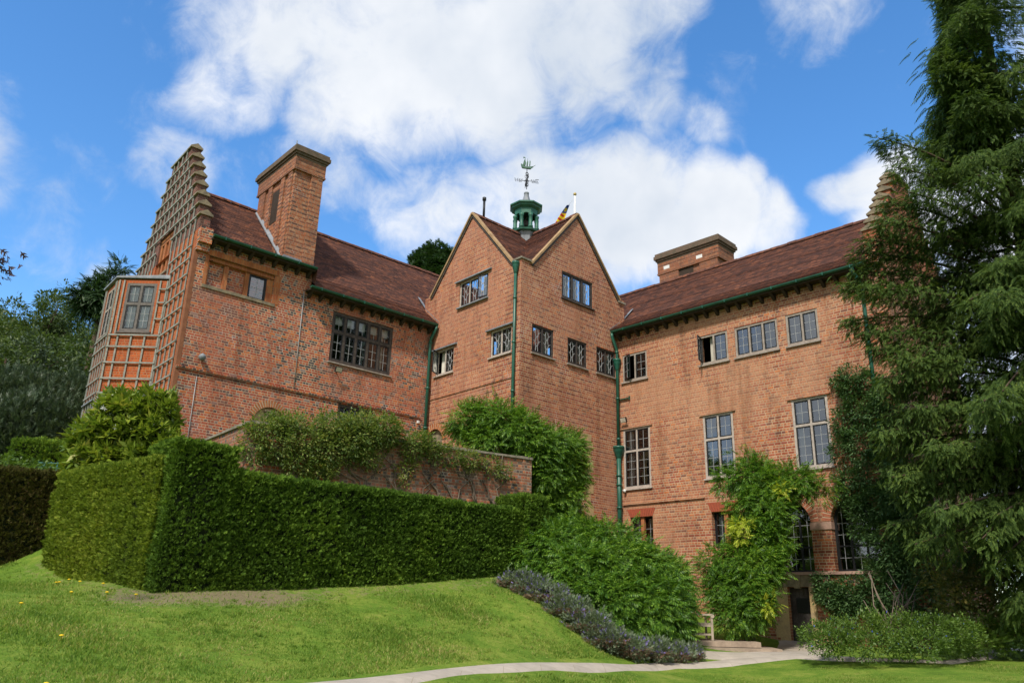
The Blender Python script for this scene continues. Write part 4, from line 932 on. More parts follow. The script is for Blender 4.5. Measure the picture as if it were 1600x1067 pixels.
# niche with slit windows in the left gable
m = MB(); m.box(GP, 2.75, 4.35, 11.3, 13.1, -.3, -.16)
for a in (2.8, 3.2, 3.68, 4.1): m.box(GP, a, a+.2, 11.35, 13.05, -.159, -.07)
m.box(GP, 2.8, 4.3, 12.75, 13.05, -.158, -.06); obj('gable_niche', m, 'brick_soldier', house)
m = MB(); m.box(GP, 3.03, 3.17, 11.7, 12.6, -.17, -.15); m.box(GP, 3.93, 4.07, 11.7, 12.6, -.17, -.15); obj('slit_window', m, 'black', house)
m = MB(); m.box(GP, 2.7, 4.4, 11.28, 11.35, -.2, .07); obj('niche_sill', m, 'stone', house)
# --- trellis on the gable and on the bay
def bars(F, us, zs, u0, u1, z0, z1, o=.02, skip=None, wd=.028):
    m = MB()
    for u in us: m.box(F, u-wd, u+wd, z0, z1, o, o+.03)
    for z in zs: m.box(F, u0, u1, z-wd, z+wd, o+.031, o+.058)
    return m
m = bars(GP, [.32,.78,1.24,1.7,2.08], np.arange(4.6, 11.2, .58), .26, 2.12, 3.6, 11.3); trel = obj('trellis', m, 'trellis', house)
m = MB(); wd = .03
for k in range(8):
    w_ = 3.38-.335*k; z0 = 12.0+.525*k; a, b = 3.36-w_+.3, 3.36+w_-.02
    for a_, b_ in ([(a, 2.75), (4.35, b)] if k < 1 else [(a, b)]): m.box(GP, a_, b_, z0+.48, z0+.54, .05, .08)
    for u in np.arange(a+.05, b, .46):
        if not (k < 2 and 2.72 < u < 4.38): m.box(GP, u-wd, u+wd, z0-.04, z0+.52, .02, .049)
m.box(GP, .3, 2.5, 11.42, 11.48, .05, .08); m.box(GP, 4.5, 6.8, 11.42, 11.48, .05, .08)
for u in (.35,.8,1.25,1.7,2.15,2.55, 4.6,5.05,5.5,5.95,6.4,6.8): m.box(GP, u-wd, u+wd, 11.0, 12.0, .02, .049)
obj('trellis', m, 'trellis', house)
# --- canted bay
m = MB()
wall(m, BF, [(B_Z, 0, 1.78), (10.75, 0, 1.78)], [rect(.42, 1.46, 8.85, 10.62), rect(.38, 1.5, 4.5, 6.45)], depth=.12)
wall(m, BP, [(B_Z, 0, 1.55), (10.75, 0, 1.55)], [rect(.28, 1.3, 8.85, 10.62), rect(.28, 1.3, 4.5, 6.4)], depth=.12)
_e = BP.P(1.55, 0); _g = GP.P(2.15+1.78*math.cos(R(49.3))*2+1.55, 0); BL = Face((_e.x, _e.y), math.degrees(math.atan2(_g.x-_e.x, _g.y-_e.y)), -1)
wall(m, BL, [(B_Z, 0, 1.75), (10.75, 0, 1.75)]); bay = obj('bay', m, 'brick_orange', house, 'tall canted bay of bright orange brick with trellis')
m = MB(); P_ = [GP.P(2.1,0), BF.P(1.85,0), BP.P(1.6,0,.06), BL.P(1.7,0)]
cpt = sum(P_, Vector())/4
for i, a in enumerate(P_): P_[i] = a + (a-cpt).normalized()*(.07 if 0 < i < 3 else .03)
rootp = [GP.P(2.1,10.95,0), GP.P(2.9,10.95,0), GP.P(5.1,10.95,0), GP.P(6.1,10.95,0)]
for i in range(3):
    a, b = P_[i], P_[i+1]; m.poly([a+Vector((0,0,10.86)), b+Vector((0,0,10.86)), rootp[i+1], rootp[i]], Vector((0,0,1)))
    m.poly([a+Vector((0,0,10.80)), b+Vector((0,0,10.80)), b+Vector((0,0,10.86)), a+Vector((0,0,10.86))], (a+b)/2-cpt)
m.poly([p+Vector((0,0,10.795)) for p in P_], Vector((0,0,-1))); obj('bay_roof', m, 'lead', house)
m = bars(BF, [.06,.52,.98,1.44,1.72], [8.7,8.28,7.72,7.16,6.66], .02, 1.76, 4.0, 8.72)
for u in (1.56, 1.72, .06, .3): m.box(BF, u-.026, u+.026, 8.76, 10.72, .02, .05)
for z in (9.3, 9.9, 10.4): m.box(BF, .05, .31, z-.026, z+.026, .051, .08)
obj('trellis', m, 'trellis', house)
m = bars(BP, [.07,.4,.73,1.06,1.4,1.5], [8.7,8.28,7.72,7.16,6.66], .02, 1.53, 4.0, 8.72)
for u in (.08, .2, 1.38, 1.5): m.box(BP, u-.026, u+.026, 8.76, 10.72, .02, .05)
obj('trellis', m, 'trellis', house)
m = MB(); wall(m, BF, [(3.0,1.7,1.8),(10.7,1.7,1.8)], o=.006); wall(m, BP, [(3.0,-.01,.1),(10.7,-.01,.1)], o=.006); obj('bay_corner', m, 'brick_red', house)
window(BF, .42, 1.46, 8.85, 10.62, 2, 9.86, 'oak_grey', rec=.0, cur=[(.0,1.0)], fw=.09, curo=.085, curm='white')
window(BF, .38, 1.5, 4.5, 6.45, 2, 5.8, 'oak_pale', rec=.0, glass='glass_bright', cur=[(.02,.4)], fw=.09)
window(BP, .28, 1.3, 8.85, 10.62, 2, 9.86, 'oak', rec=.0, fw=.08, cur=[(.02,.98)])
window(BP, .28, 1.3, 4.5, 6.4, 2, 5.8, 'oak_pale', rec=.0, fw=.08, head='lead', cur=[(.02,.6)])
m = MB(); m.box(BP, 0, 1.6, 3.0, 4.2, 0, .08); m.box(BF, 0, 1.85, 3.0, 4.2, 0, .08); obj('bay_plinth', m, 'brick_garden', house)
# --- chimneys
def chimney(F, u0, u1, o0, o1, zb, zt, niche, capmat='capstone'):
    """stack between u0..u1 along the wing and o0 (front) .. o1 (back)"""
    m = MB(); m.box(F, u0, u1, zb, zt-.5, o1, o0)
    W, Dp = u1-u0, o0-o1
    pil = .06
    m.box(F, u0+W*.58, u1+.0, zb, zt-.5, o0, o0+pil) if niche == 'end' else None
    if niche == 'end':
        for f0, f1 in ((.04,.22),(.32,.42),(.66,.76),(.86,.96)): m.box(F, u0-pil, u0, zb, zt-.55, o1+Dp*f0, o1+Dp*f1)
    else:
        for f0, f1 in ((.0,.30),(.66,1.0)): m.box(F, u0+W*f0, u0+W*f1, zb, zt-.55, o0, o0+pil)
    ch = obj('chimney', m, 'brick_chimney', house)
    m = MB(); m.box(F, u0-.09, u1+.09, zt-1.0, zt-.93, o1-.09, o0+.09); m.box(F, u0-.07, u1+.07, zt-.93, zt-.45, o1-.07, o0+.07)
    obj('neck', m, 'brick_chimney', ch)
    m = MB()
    for e_, z0, z1 in ((.08,.45,.36),(.13,.36,.27),(.19,.27,.12),(.15,.12,0)): m.box(F, u0-e_, u1+e_, zt-z0, zt-z1, o1-e_, o0+e_)
    obj('cap', m, capmat, ch)
    return ch
ch = chimney(LW, -6.55, -5.42, -.32, -3.4, 11.5, 16.75, 'end')
m = MB(); G_ = Face(tuple(LW.P(-6.55,0,-.32))[:2], -41.7, -1); m.box(G_, 1.05, 1.75, 14.0, 15.4, -.01, .012); obj('niche', m, 'oak_soffit', ch)
m = MB(); m.box(LW, -6.4, -6.36, 16.85, 17.35, -.9, -.89); obj('lightning_rod', m, 'came', ch)
m = MB()
for (o0, z0), (o1, z1) in zip([(-.36,12.05),(-.55,12.15),(-3.3,14.95)][:-1], [(-.36,12.05),(-.55,12.15),(-3.3,14.95)][1:]):
    q = [LW.P(-6.66,z0,o0), LW.P(-6.54,z0+.12,o0), LW.P(-6.54,z1+.12,o1), LW.P(-6.66,z1,o1)]; m.hexa(q+[x+Vector((0,0,.05)) for x in q])
m.box(LW, -6.62, -5.38, 12.02, 12.2, -.33, -.29); obj('flashing', m, 'lead', ch)
ch = chimney(RW, -3.05, -.15, -3.05, -4.2, 12.8, 15.35, 'long')
m = MB(); m.box(RW, -1.85, -1.15, 13.5, 14.35, -3.06, -3.035); obj('niche', m, 'oak_soffit', ch)
for u in (-.55, -2.2): m = MB(); m.box(RW, u-.15, u+.15, 14.55, 14.7, -2.99, -2.975); obj('tile_panel', m, 'white', ch)
m = MB(); m.lathe(RW.P(-2.5, 15.35, -3.6), [(.17,0),(.19,.05),(.17,.16),(.13,.17)], 12); obj('chimney_pot', m, 'brick_chimney', ch)
# --- cupola with bell and weathervane
cz = TP(2.95, 2.95, 0); cx, cy = cz.x, cz.y
cup = None
m = MB(); m.lathe((cx,cy,14.320), [(.42,0),(.44,.9),(.48,1.12)], 8, False, math.pi/8); cup = obj('cupola', m, 'lead', house, 'open octagonal bell cupola with a lead spire')
m = MB(); m.lathe((cx,cy,15.440), [(.46,0),(.62,.03),(.64,.1),(.5,.13)], 8, False, math.pi/8); obj('gallery', m, 'green_pale', cup)
for k in range(8):
    a = math.pi/8 + k*math.pi/4; px_, py_ = cx+.5*math.cos(a), cy+.5*math.sin(a); m = MB()
    m.lathe((px_,py_,15.57), [(.11,0),(.11,.1),(.085,.13),(.08,.55),(.1,.58),(.1,.66)], 8); obj('column', m, 'green_pale', cup)
m = MB()
for k in range(8):       # arched heads between the columns
    a0, a1 = math.pi/8+k*math.pi/4, math.pi/8+(k+1)*math.pi/4; p0, p1 = Vector((cx+.53*math.cos(a0), cy+.53*math.sin(a0), 0)), Vector((cx+.53*math.cos(a1), cy+.53*math.sin(a1), 0))
    c0 = (p0+p1)/2; outd = (c0-Vector((cx,cy,0))).normalized(); L_ = (p1-p0).length; d = (p1-p0).normalized()
    for i in range(8):
        t0, t1 = math.pi*i/8, math.pi*(i+1)/8; r_ = L_/2-.07
        f = lambda t: (c0-d*(r_*math.cos(t)), 16.20+r_*.75*math.sin(t))
        (q0, za), (q1, zb_) = f(t0), f(t1)
        if i == 0: q0 = p0
        if i == 7: q1 = p1
        pts = [q0+Vector((0,0,za)), q1+Vector((0,0,zb_)), q1+Vector((0,0,16.57)), q0+Vector((0,0,16.57))]
        m.hexa(pts+[x-outd*.1 for x in pts])
obj('arcade', m, 'green_pale', cup)
m = MB(); m.lathe((cx,cy,16.540), [(.56,0),(.66,.06),(.68,.12),(.75,.16),(.75,.22),(.6,.26)], 8, False, math.pi/8); obj('cornice', m, 'green_pale', cup)
m = MB(); m.lathe((cx,cy,16.780), [(.66,0),(.42,.05),(.27,.14),(.19,.3),(.13,.5),(.1,.62),(.12,.64),(.12,.7),(.06,.73)], 8, False, math.pi/8); obj('spire', m, 'lead', cup)
m = MB(); m.lathe((cx,cy,15.840), [(.19,0),(.18,.05),(.14,.16),(.11,.28),(.05,.33),(.02,.36)], 14); m.tube([(cx,cy,16.170),(cx,cy,16.620)], .02, 6); obj('bell', m, 'oak_dark', cup)
vane = thing('weathervane', 'wrought iron weathervane with a green ship above scrolled compass letters on the cupola', 'weathervane', (cx, cy, 17.45))
m = MB(); m.tube([(cx,cy,17.7),(cx,cy,18.95)], .022, 6)
def curl(c, d, s, up, sg):
    pts = []
    for i in range(15):
        t = i/14; a = t*4.6; r = s*(1-t*.75); pts.append(Vector(c)+d*(sg*(math.sin(a)*r)) + Vector((0,0,up*(s-math.cos(a)*r))))
    m.tube(pts, .014, 5)
EW = Vector((1, .12, 0)).normalized(); NS = Vector((.12, -1, 0)).normalized()
for d in (EW, NS):
    for sg in (1, -1):
        m.tube([(cx,cy,18.2), tuple(Vector((cx,cy,18.2))+d*sg*.52)], .016, 5)
        for (zz, up, s) in ((17.85,1,.14),(18.05,1,.15),(18.32,1,.15),(18.1,-1,.13),(18.3,-1,.11),(18.55,1,.1)): curl((cx,cy,zz), d, s, up, sg)
        for off, up in ((.28,1),(.42,1),(.34,-1),(.44,-1)): curl(Vector((cx,cy,18.2))+d*sg*off, d, .055, up, sg)
obj('scrollwork', m, 'black', vane)
def letter(ch, c, d, h=.2):
    S = {'W':[[(0,1),(.25,0),(.5,.7),(.75,0),(1,1)]], 'E':[[(1,1),(0,1),(0,0),(1,0)],[(0,.5),(.8,.5)]], 'N':[[(0,0),(0,1),(1,0),(1,1)]], 'S':[[(1,.85),(.6,1),(.1,.85),(.2,.55),(.8,.45),(.95,.15),(.5,0),(0,.12)]]}[ch]
    m = MB()
    for st in S: m.tube([c+d*((x-.5)*h*.95)+Vector((0,0,(z-.5)*h)) for x, z in st], .019, 5)
    obj('letter', m, 'black', vane)
b0 = Vector((cx,cy,18.22)); letter('W', b0-EW*.64, EW); letter('E', b0+EW*.64, EW); letter('N', b0-NS*.62, NS); letter('S', b0+NS*.62, -NS)
m = MB(); sp_ = Vector((cx,cy,18.92)); dd = EW; nn = Vector((-dd.y, dd.x, 0))
def slab(pts, th=.035):
    f = [sp_+dd*x+Vector((0,0,z))+nn*th for x, z in pts]; bk = [p-nn*2*th for p in f]; m.poly(f, nn); m.poly(bk, -nn)
    for i in range(len(f)):
        j = (i+1) % len(f); m.poly([f[i], f[j], bk[j], bk[i]], (f[i]+f[j])/2-sp_-Vector((0,0,.1)))
slab([(-.38,.26),(-.33,.08),(-.27,.02),(.22,.0),(.3,.08),(.4,.16),(.26,.14),(.12,.12),(-.18,.11),(-.24,.2)], .06)
slab([(-.27,.2),(-.1,.16),(-.06,.36),(-.16,.56),(-.22,.4)]); slab([(-.04,.18),(.05,.18),(.07,.42),(.02,.5),(-.02,.36)]); slab([(.13,.2),(.2,.2),(.21,.44),(.16,.5)])
for x, h in ((-.12,.66),(.02,.62),(.17,.52)): m.tube([sp_+dd*x+Vector((0,0,.1)), sp_+dd*x+Vector((0,0,h))], .012, 5)
m.tube([sp_+dd*.28+Vector((0,0,.1)), sp_+dd*.52+Vector((0,0,.26))], .014, 5); slab([(-.24,.62),(-.12,.64),(-.12,.69),(-.24,.7)], .01)
obj('ship', m, 'verdigris', vane)
vane.scale = (.72, .72, .84)
# small fittings on the walls
def flood(F, u, z, tilt=.35):
    m = MB(); h = Vector((0,0,1))
    ax = (F.n*math.cos(tilt)-h*math.sin(tilt)); up = (h*math.cos(tilt)+F.n*math.sin(tilt)); c = F.P(u, z, .2)
    q = [c+F.d*a*.14+up*b*.10 for a, b in ((-1,-1),(1,-1),(1,1),(-1,1))]
    m.hexa([p-ax*.04 for p in q]+[p+ax*.03 for p in q]); m.tube([F.P(u, z-.05, 0), F.P(u, z-.05, .17)], .02, 6)
    o = obj('floodlight', m, 'black', house); g = MB(); q2 = [c+F.d*a*.12+up*b*.08+ax*.033 for a, b in ((-1,-1),(1,-1),(1,1),(-1,1))]; g.poly(q2, ax); obj('lens', g, 'lens', o)
MAT['lens'] = plain('frosted_lamp_lens', (.6,.55,.45), .3, .5)
flood(LW, -4.2, 8.26); flood(RW, -.42, 7.2); flood(RW, -7.42, 4.18)
def dome(F, u, z):
    m = MB(); m.lathe(F.P(u, z, .14), [(.01,-.13),(.07,-.11),(.11,-.04),(.115,.02),(.09,.06),(.03,.1)], 12); m.tube([F.P(u,z+.08,0), F.P(u,z+.1,.14)], .03, 6); obj('security_camera', m, 'lead', house)
dome(LW, -9.1, 7.62)
m = MB(); m.lathe(RW.P(-.34, 4.5, .1), [(.01,-.05),(.05,-.02),(.05,.05),(.02,.07)], 10); obj('security_camera', m, 'white', house)
m = MB(); m.box(LW, -.5, -.42, 6.95, 7.05, 0, .08); obj('alarm_box', m, 'white', house)
m = MB(); m.tube([LW.P(-5.8,10.86,.02), LW.P(-5.77,7.24,.02)], .014, 5); m.tube([LW.P(-9.14,6.98,.02), LW.P(-9.11,4.2,.02)], .012, 5); obj('lightning_cable', m, 'came', house)
q = TL.P(2.87, 15.35, -.5); m = MB(); m.tube([q, q+Vector((0,0,.75))], .05, 8); m.lathe(q+Vector((0,0,.75)), [(.05,0),(.08,.02),(.08,.15),(.03,.17)], 10); obj('flue_pipe', m, 'black', house)
# flagpole and flag on the tower roof
fp = TP(.9, 3.85, 14.3)
m = MB(); m.tube([fp, fp+Vector((0,0,2.6))], .035, 8); pole = obj('flagpole', m, 'white', None, 'white flagpole with small round finial behind the right tower gable', 'flagpole')
m = MB(); m.lathe(fp+Vector((0,0,2.6)), [(.03,0),(.07,.04),(.07,.1),(.02,.15)], 10); obj('finial', m, 'gold', pole)
m = MB(); m.tube([fp+Vector((0,0,2.5)), fp+TL.d*.38+Vector((0,0,2.3))], .006, 4); m.tube([fp+Vector((-.06,0,2.25)), fp+Vector((-.06,0,.6))], .005, 4); obj('halyard', m, 'white', pole)
def flagmat():
    s = NT('heraldic_flag_cloth'); uv = s.n('ShaderNodeUVMap').outputs[0]; sp = s.n('ShaderNodeSeparateXYZ'); s.l(uv, sp.inputs[0]); u, v = sp.outputs[0], sp.outputs[1]
    st = s.math('SINE', s.math('MULTIPLY', s.math('ADD', v, s.math('MULTIPLY', u, .25)), 44)); n = s.noise(7, 3, .6, uv)
    c = s.mix(s.smooth(s.math('ADD', st, s.math('MULTIPLY', s.math('SUBTRACT', n, .5), 2.5)), -.1, .15), (.75,.55,.03), (.5,.05,.02))
    c = s.mix(s.smooth(u, .78, .8), c, (.75,.55,.03))
    c = s.mix(s.smooth(v, .68, .70), c, (.025,.07,.26)); bl = s.math('MULTIPLY', s.smooth(v, .74, .76), s.math('MULTIPLY', s.smooth(v, .90, .88), s.math('MULTIPLY', s.smooth(u, .35, .38), s.smooth(u, .72, .69))))
    c = s.mix(s.math('MULTIPLY', bl, s.smooth(n, .42, .5)), c, (.7,.5,.04)); c = s.mix(s.smooth(v, .14, .12), c, (.04,.22,.5)); s.surf(c, .8, .1); MAT['flagcloth'] = s.m
flagmat()
m = MB(); NU, NV = 10, 16; tip = fp+TL.d*.38+Vector((0,0,2.3)); FX = -TL.d*1.25; FY = TR.d
def fpt(i, j):
    u, v = i/NU, j/NV; wd = .1+.5*(1-v)**.8
    return tip + FX*(-.8*(1-v)-wd*.55+u*wd*1.0+.05*(1-v)) + FY*(.12*math.sin(u*7+v*3)*(1-v*.6)) + Vector((0,0,-.95*(1-v)+.1*(1-u)*(1-v)))
for i in range(NU):
    for j in range(NV):
        m.poly([fpt(i,j), fpt(i+1,j), fpt(i+1,j+1), fpt(i,j+1)], None, [(a/NU, b/NV) for a, b in ((i,j),(i+1,j),(i+1,j+1),(i,j+1))], True)
obj('flag', m, 'flagcloth', None, 'blue, yellow and red heraldic flag drooping beside the flagpole', 'flag')

# ------------------------------------------------------------------ garden walls, steps, bench, trellis panel
def polywall(name, pts, zt, th, label, zb=None):
    r = thing(name, label, 'wall', (pts[0][0], pts[0][1], g1(*pts[0][:2])))
    b, c = MB(), MB()
    for (a, q) in zip(pts[:-1], pts[1:]):
        az = math.degrees(math.atan2(q[0]-a[0], q[1]-a[1])); F = Face(a, az, 1); L_ = math.hypot(q[0]-a[0], q[1]-a[1])
        za = a[2] if len(a) > 2 else zt; zq = q[2] if len(q) > 2 else zt
        P = F.P; b.hexa([P(0,(-1.5 if zb is None else zb),-th),P(L_,(-1.5 if zb is None else zb),-th),P(L_,(-1.5 if zb is None else zb),0),P(0,(-1.5 if zb is None else zb),0),P(0,za,-th),P(L_,zq,-th),P(L_,zq,0),P(0,za,0)])
        n = max(1, int(L_/.6))
        for i in range(n):
            u0, u1 = L_*i/n+.003, L_*(i+1)/n-.003; z0, z1 = za+(zq-za)*i/n, za+(zq-za)*(i+1)/n; j = random.uniform(-.006, .01)
            c.hexa([P(u0,z0+.003,-th-.05),P(u1,z1+.003,-th-.05),P(u1,z1+.003,.06),P(u0,z0+.003,.06),P(u0,z0+.08+j,-th-.05),P(u1,z1+.08+j,-th-.05),P(u1,z1+.07+j,.06),P(u0,z0+.07+j,.06)])
    obj('wall', b, 'brick_garden', r); obj('coping', c, 'coping', r); return r
W1 = at(392, 657, 22.0); W2 = at(600, 668, 22.9); W3 = at(831, 717, 25.2); ZC = 4.64
W0 = Vector((W1.x-3.3, W1.y+4.1, 0))
polywall('garden_wall', [(W0.x, W0.y), (W1.x, W1.y), (W2.x, W2.y), (W3.x, W3.y), (W3.x-.9, W3.y+1.2)], ZC, .35, 'brick terrace wall with stone coping half covered by climbing rose below the left wing')
polywall('garden_wall', [(3.6, 27.9, 2.38), (4.35, 28.95, 2.36), (6.6, 29.9, 2.2)], 2.3, .3, 'low brick wall with mossy coping at the foot of the right wing')
polywall('garden_wall', [(-15.6, 27.0, 4.6), (-13.9, 25.2, 4.55), (-12.7, 26.2, 4.5)], 4.4, .3, 'short brick wall beside the bay at the far left of the house')
def slab_step(name, F, u0, u1, z0, z1, o0, o1, label, grp):
    m = MB(); n = 14
    nose = []
    for i in range(n+1):
        t = i/n; nose.append((u0+(u1-u0)*t, o1-.25*t*t + random.uniform(-.012, .012)))
    for (a, oa), (b, ob) in zip(nose[:-1], nose[1:]):
        m.hexa([F.P(a,z0,o0),F.P(b,z0,o0),F.P(b,z0,ob),F.P(a,z0,oa),F.P(a,z1,o0),F.P(b,z1,o0),F.P(b,z1-.01,ob-.02),F.P(a,z1-.01,oa-.02)])
    return obj(name, m, 'paving', None, label, 'step', grp)
ST = Face((4.1, 22.0), 97, 1)
slab_step('stone_step', ST, -.6, 3.0, -.78, -.645, -2.8, .0, 'lower worn stone step in front of the bench', 'worn stone steps')
slab_step('stone_step', ST, -.6, 2.55, -.64, -.50, -2.8, -.42, 'upper worn stone step carrying the bench', 'worn stone steps')
# bench: seen from its end, front towards the right
bx = at(1117, 1002, 23.4); BE = Face((bx.x-.62, bx.y+.1), 97, 1); bz = -.50
bench = thing('garden_bench', 'silvered wooden bench end with curled arm half hidden by wisteria', 'bench', tuple(BE.P(.3, bz, 0)))
for o in (.0, -1.45):
    m = MB(); m.box(BE, .55, .61, bz, bz+.62, o-.06, o); obj('leg', m, 'bench', bench); m = MB(); m.box(BE, .0, .06, bz, bz+.95, o-.06, o); obj('leg', m, 'bench', bench)
    m = MB(); m.box(BE, .03, .6, bz+.625, bz+.67, o-.08, o+.02); m.tube([BE.P(.6,bz+.61,o+.02), BE.P(.6,bz+.61,o-.08)], .05, 10); obj('armrest', m, 'bench', bench)
    m = MB(); m.box(BE, .06, .55, bz+.34, bz+.41, o-.055, o-.005); m.box(BE, .06, .55, bz+.12, bz+.17, o-.05, o-.01); obj('rail', m, 'bench', bench)
m = MB()
for i in range(5): m.box(BE, .06+i*.105, .15+i*.105, bz+.412, bz+.435, -1.5, .0)
obj('seat', m, 'bench', bench)
m = MB(); m.box(BE, .0, .05, bz+.9, bz+.97, -1.45, .0)
for i in range(12): m.box(BE, .01, .035, bz+.45, bz+.9, -1.4+i*.115, -1.36+i*.115)
obj('backrest', m, 'bench', bench)
lp = at(82, 738, 27.5); LT = Face((lp.x-.5, lp.y), 80, 1); m = MB()
for i in range(6): m.box(LT, i*.18, i*.18+.035, lp.z-.4, lp.z+.32, 0, .02)
for i in range(5): m.box(LT, -.02, .96, lp.z-.25+i*.13, lp.z-.22+i*.13, .021, .04)
MAT['teal'] = plain('teal_paint', (.04,.15,.16), .6, .3)
obj('trellis_panel', m, 'teal', None, 'small teal lattice panel between clipped hedge and low wall', 'trellis panel')

# ------------------------------------------------------------------ vegetation
def tubes_np(paths, n=5):
    m = MB()
    for p, r in paths: m.tube(p, r, n)
    return m
def hedge(name, label, F, u0, u1, o0, o1, zt, mat, dens=1500, size=.06, zb=None, fringe=.13, bump=.07, round_=.12):
    """clipped block: dark inner core plus sprigs over the whole uneven skin"""
    L_, Wd = u1-u0, o1-o0; zz = [g1(*F.P(u, 0, o)[:2]) for u in (u0, (u0+u1)/2, u1) for o in (o0, o1)]; zmin = min(zz)-.2
    def gl(u, o): p = F.P(u, 0, o); return p
    parts = []
    def side(n, fu, fz, fo, N):
        U, Zt, O = fu(n), fz(n), fo(n)
        P0 = np.array(F.o)[None] + np.outer(U, np.array(F.d)) + np.outer(O, np.array(F.n)); gzv = gz(P0[:,0], P0[:,1])
        Zv = gzv - .05 + (zt + .0 - gzv + .05)*Zt if Zt is not None else np.full(n, zt)
        P0[:,2] = Zv
        nz = 1.1*np.sin(P0[:,0]*.9+1.3*np.sin(P0[:,1]*.7))*np.sin(P0[:,1]*.8+P0[:,2]*.9)+.5*np.sin(P0[:,0]*2.1+P0[:,2]*2.7)+.5*np.sin(P0[:,1]*2.9-P0[:,2]*1.6+P0[:,0])+.35*np.sin(P0[:,0]*6.3+P0[:,2]*7.1)
        N = np.asarray(N, float)
        gp = np.sin(P0[:,0]*13+3*np.sin(P0[:,2]*7))*np.sin(P0[:,1]*12-P0[:,2]*15+2*np.sin(P0[:,0]*5)); kp = rng.random(n) < np.clip(1.05-1.1*np.clip(gp, 0, 1), .12, 1)
        P0, nz, n = P0[kp], nz[kp], int(kp.sum())
        P0 = P0 + N[None]*(nz*bump*.6 + rng.uniform(-.10, .03, n))[:,None]
        D = N[None]*.7 + unit(n)*.6; D[:,2] += .45
        parts.append(scatter(T_SPRIG, P0, D, unit(n)+N[None]*.3, size*np.where(rng.random(n) < .05, 2.0, rng.uniform(.6, 1.5, n))))
    hgt = zt-min(zz); r = rng.uniform
    n = int(dens*L_*hgt); side(n, lambda k: r(u0, u1, k), lambda k: r(0, 1, k), lambda k: np.full(k, o1), F.n)
    n = int(dens*Wd*hgt)
    side(n, lambda k: np.full(k, u0), lambda k: r(0, 1, k), lambda k: r(o0, o1, k), -F.d); side(n, lambda k: np.full(k, u1), lambda k: r(0, 1, k), lambda k: r(o0, o1, k), F.d)
    n = int(dens*L_*Wd); side(n, lambda k: r(u0, u1, k), lambda k: np.ones(k), lambda k: r(o0, o1, k), (0, 0, 1))
    n = int(dens*L_*Wd*.35); U_ = r(u0-.02, u1+.02, n); O_ = r(o0, o1+.03, n); Pf = np.array(F.o)[None] + np.outer(U_, np.array(F.d)) + np.outer(O_, np.array(F.n)); Pf[:,2] = zt-.06+r(-.04, .05, n)
    Df = unit(n)*.5 + np.array([0, 0, 1.0]); parts.append(scatter(T_SPRIG, Pf, Df, unit(n), fringe*r(.5, 1.3, n)))
    n = int(dens*.3*L_*hgt); side(n, lambda k: r(u0, u1, k), lambda k: r(0, 1, k), lambda k: np.full(k, o0), -F.n)
    root = thing(name, label, 'hedge', tuple(F.P((u0+u1)/2, min(zz), (o0+o1)/2)))
    V, Fc = merge(parts); npmesh('foliage', V, Fc, mat, root)
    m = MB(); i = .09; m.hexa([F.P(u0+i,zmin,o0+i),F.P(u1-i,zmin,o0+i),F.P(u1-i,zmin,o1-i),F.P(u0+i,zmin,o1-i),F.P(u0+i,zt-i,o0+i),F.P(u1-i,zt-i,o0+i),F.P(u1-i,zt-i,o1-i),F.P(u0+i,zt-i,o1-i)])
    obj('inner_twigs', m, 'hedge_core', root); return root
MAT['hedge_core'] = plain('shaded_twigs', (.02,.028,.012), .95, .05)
az1 = math.degrees(math.atan2(HR[0]-HC[0], HR[1]-HC[1])); HF = Face(HC, az1, 1); L1 = float(np.hypot(*(HR-HC)))
az2 = math.degrees(math.atan2(HL[0]-HC[0], HL[1]-HC[1])); HS = Face(HC, az2, -1); L2 = float(np.hypot(*(HL-HC)))
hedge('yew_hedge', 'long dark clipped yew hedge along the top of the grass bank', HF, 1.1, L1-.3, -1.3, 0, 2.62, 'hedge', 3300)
hedge('yew_hedge', 'bright green side of the clipped yew hedge running back to the left', HS, .4, L2, -1.3, .0, 2.78, 'hedge_sunlit', 2900)
hedge('yew_block', 'square raised yew block at the corner of the long hedge', HF, .0, 1.3, -1.5, .05, 3.08, 'hedge', 3300)
hedge('yew_block', 'rounded yew block ending the long hedge beside the wisteria', HF, L1-.55, L1+.35, -1.0, .12, 3.02, 'hedge', 3300)
hedge('yew_hedge', 'bronzed dark yew hedge cut off by the left picture edge', Face((-11.05, 19.85), 66, 1), -7.5, 0, -1.4, 0, 3.0, 'hedge_brown', 2000, .075)
sh = at(52, 720, 29.0); hedge('clipped_hedge', 'small clipped hedge block near the teal lattice panel', Face((sh.x-.6, sh.y-.3), 75, 1), 0, 1.45, -1.2, 0, 4.75, 'hedge', 900, .1)

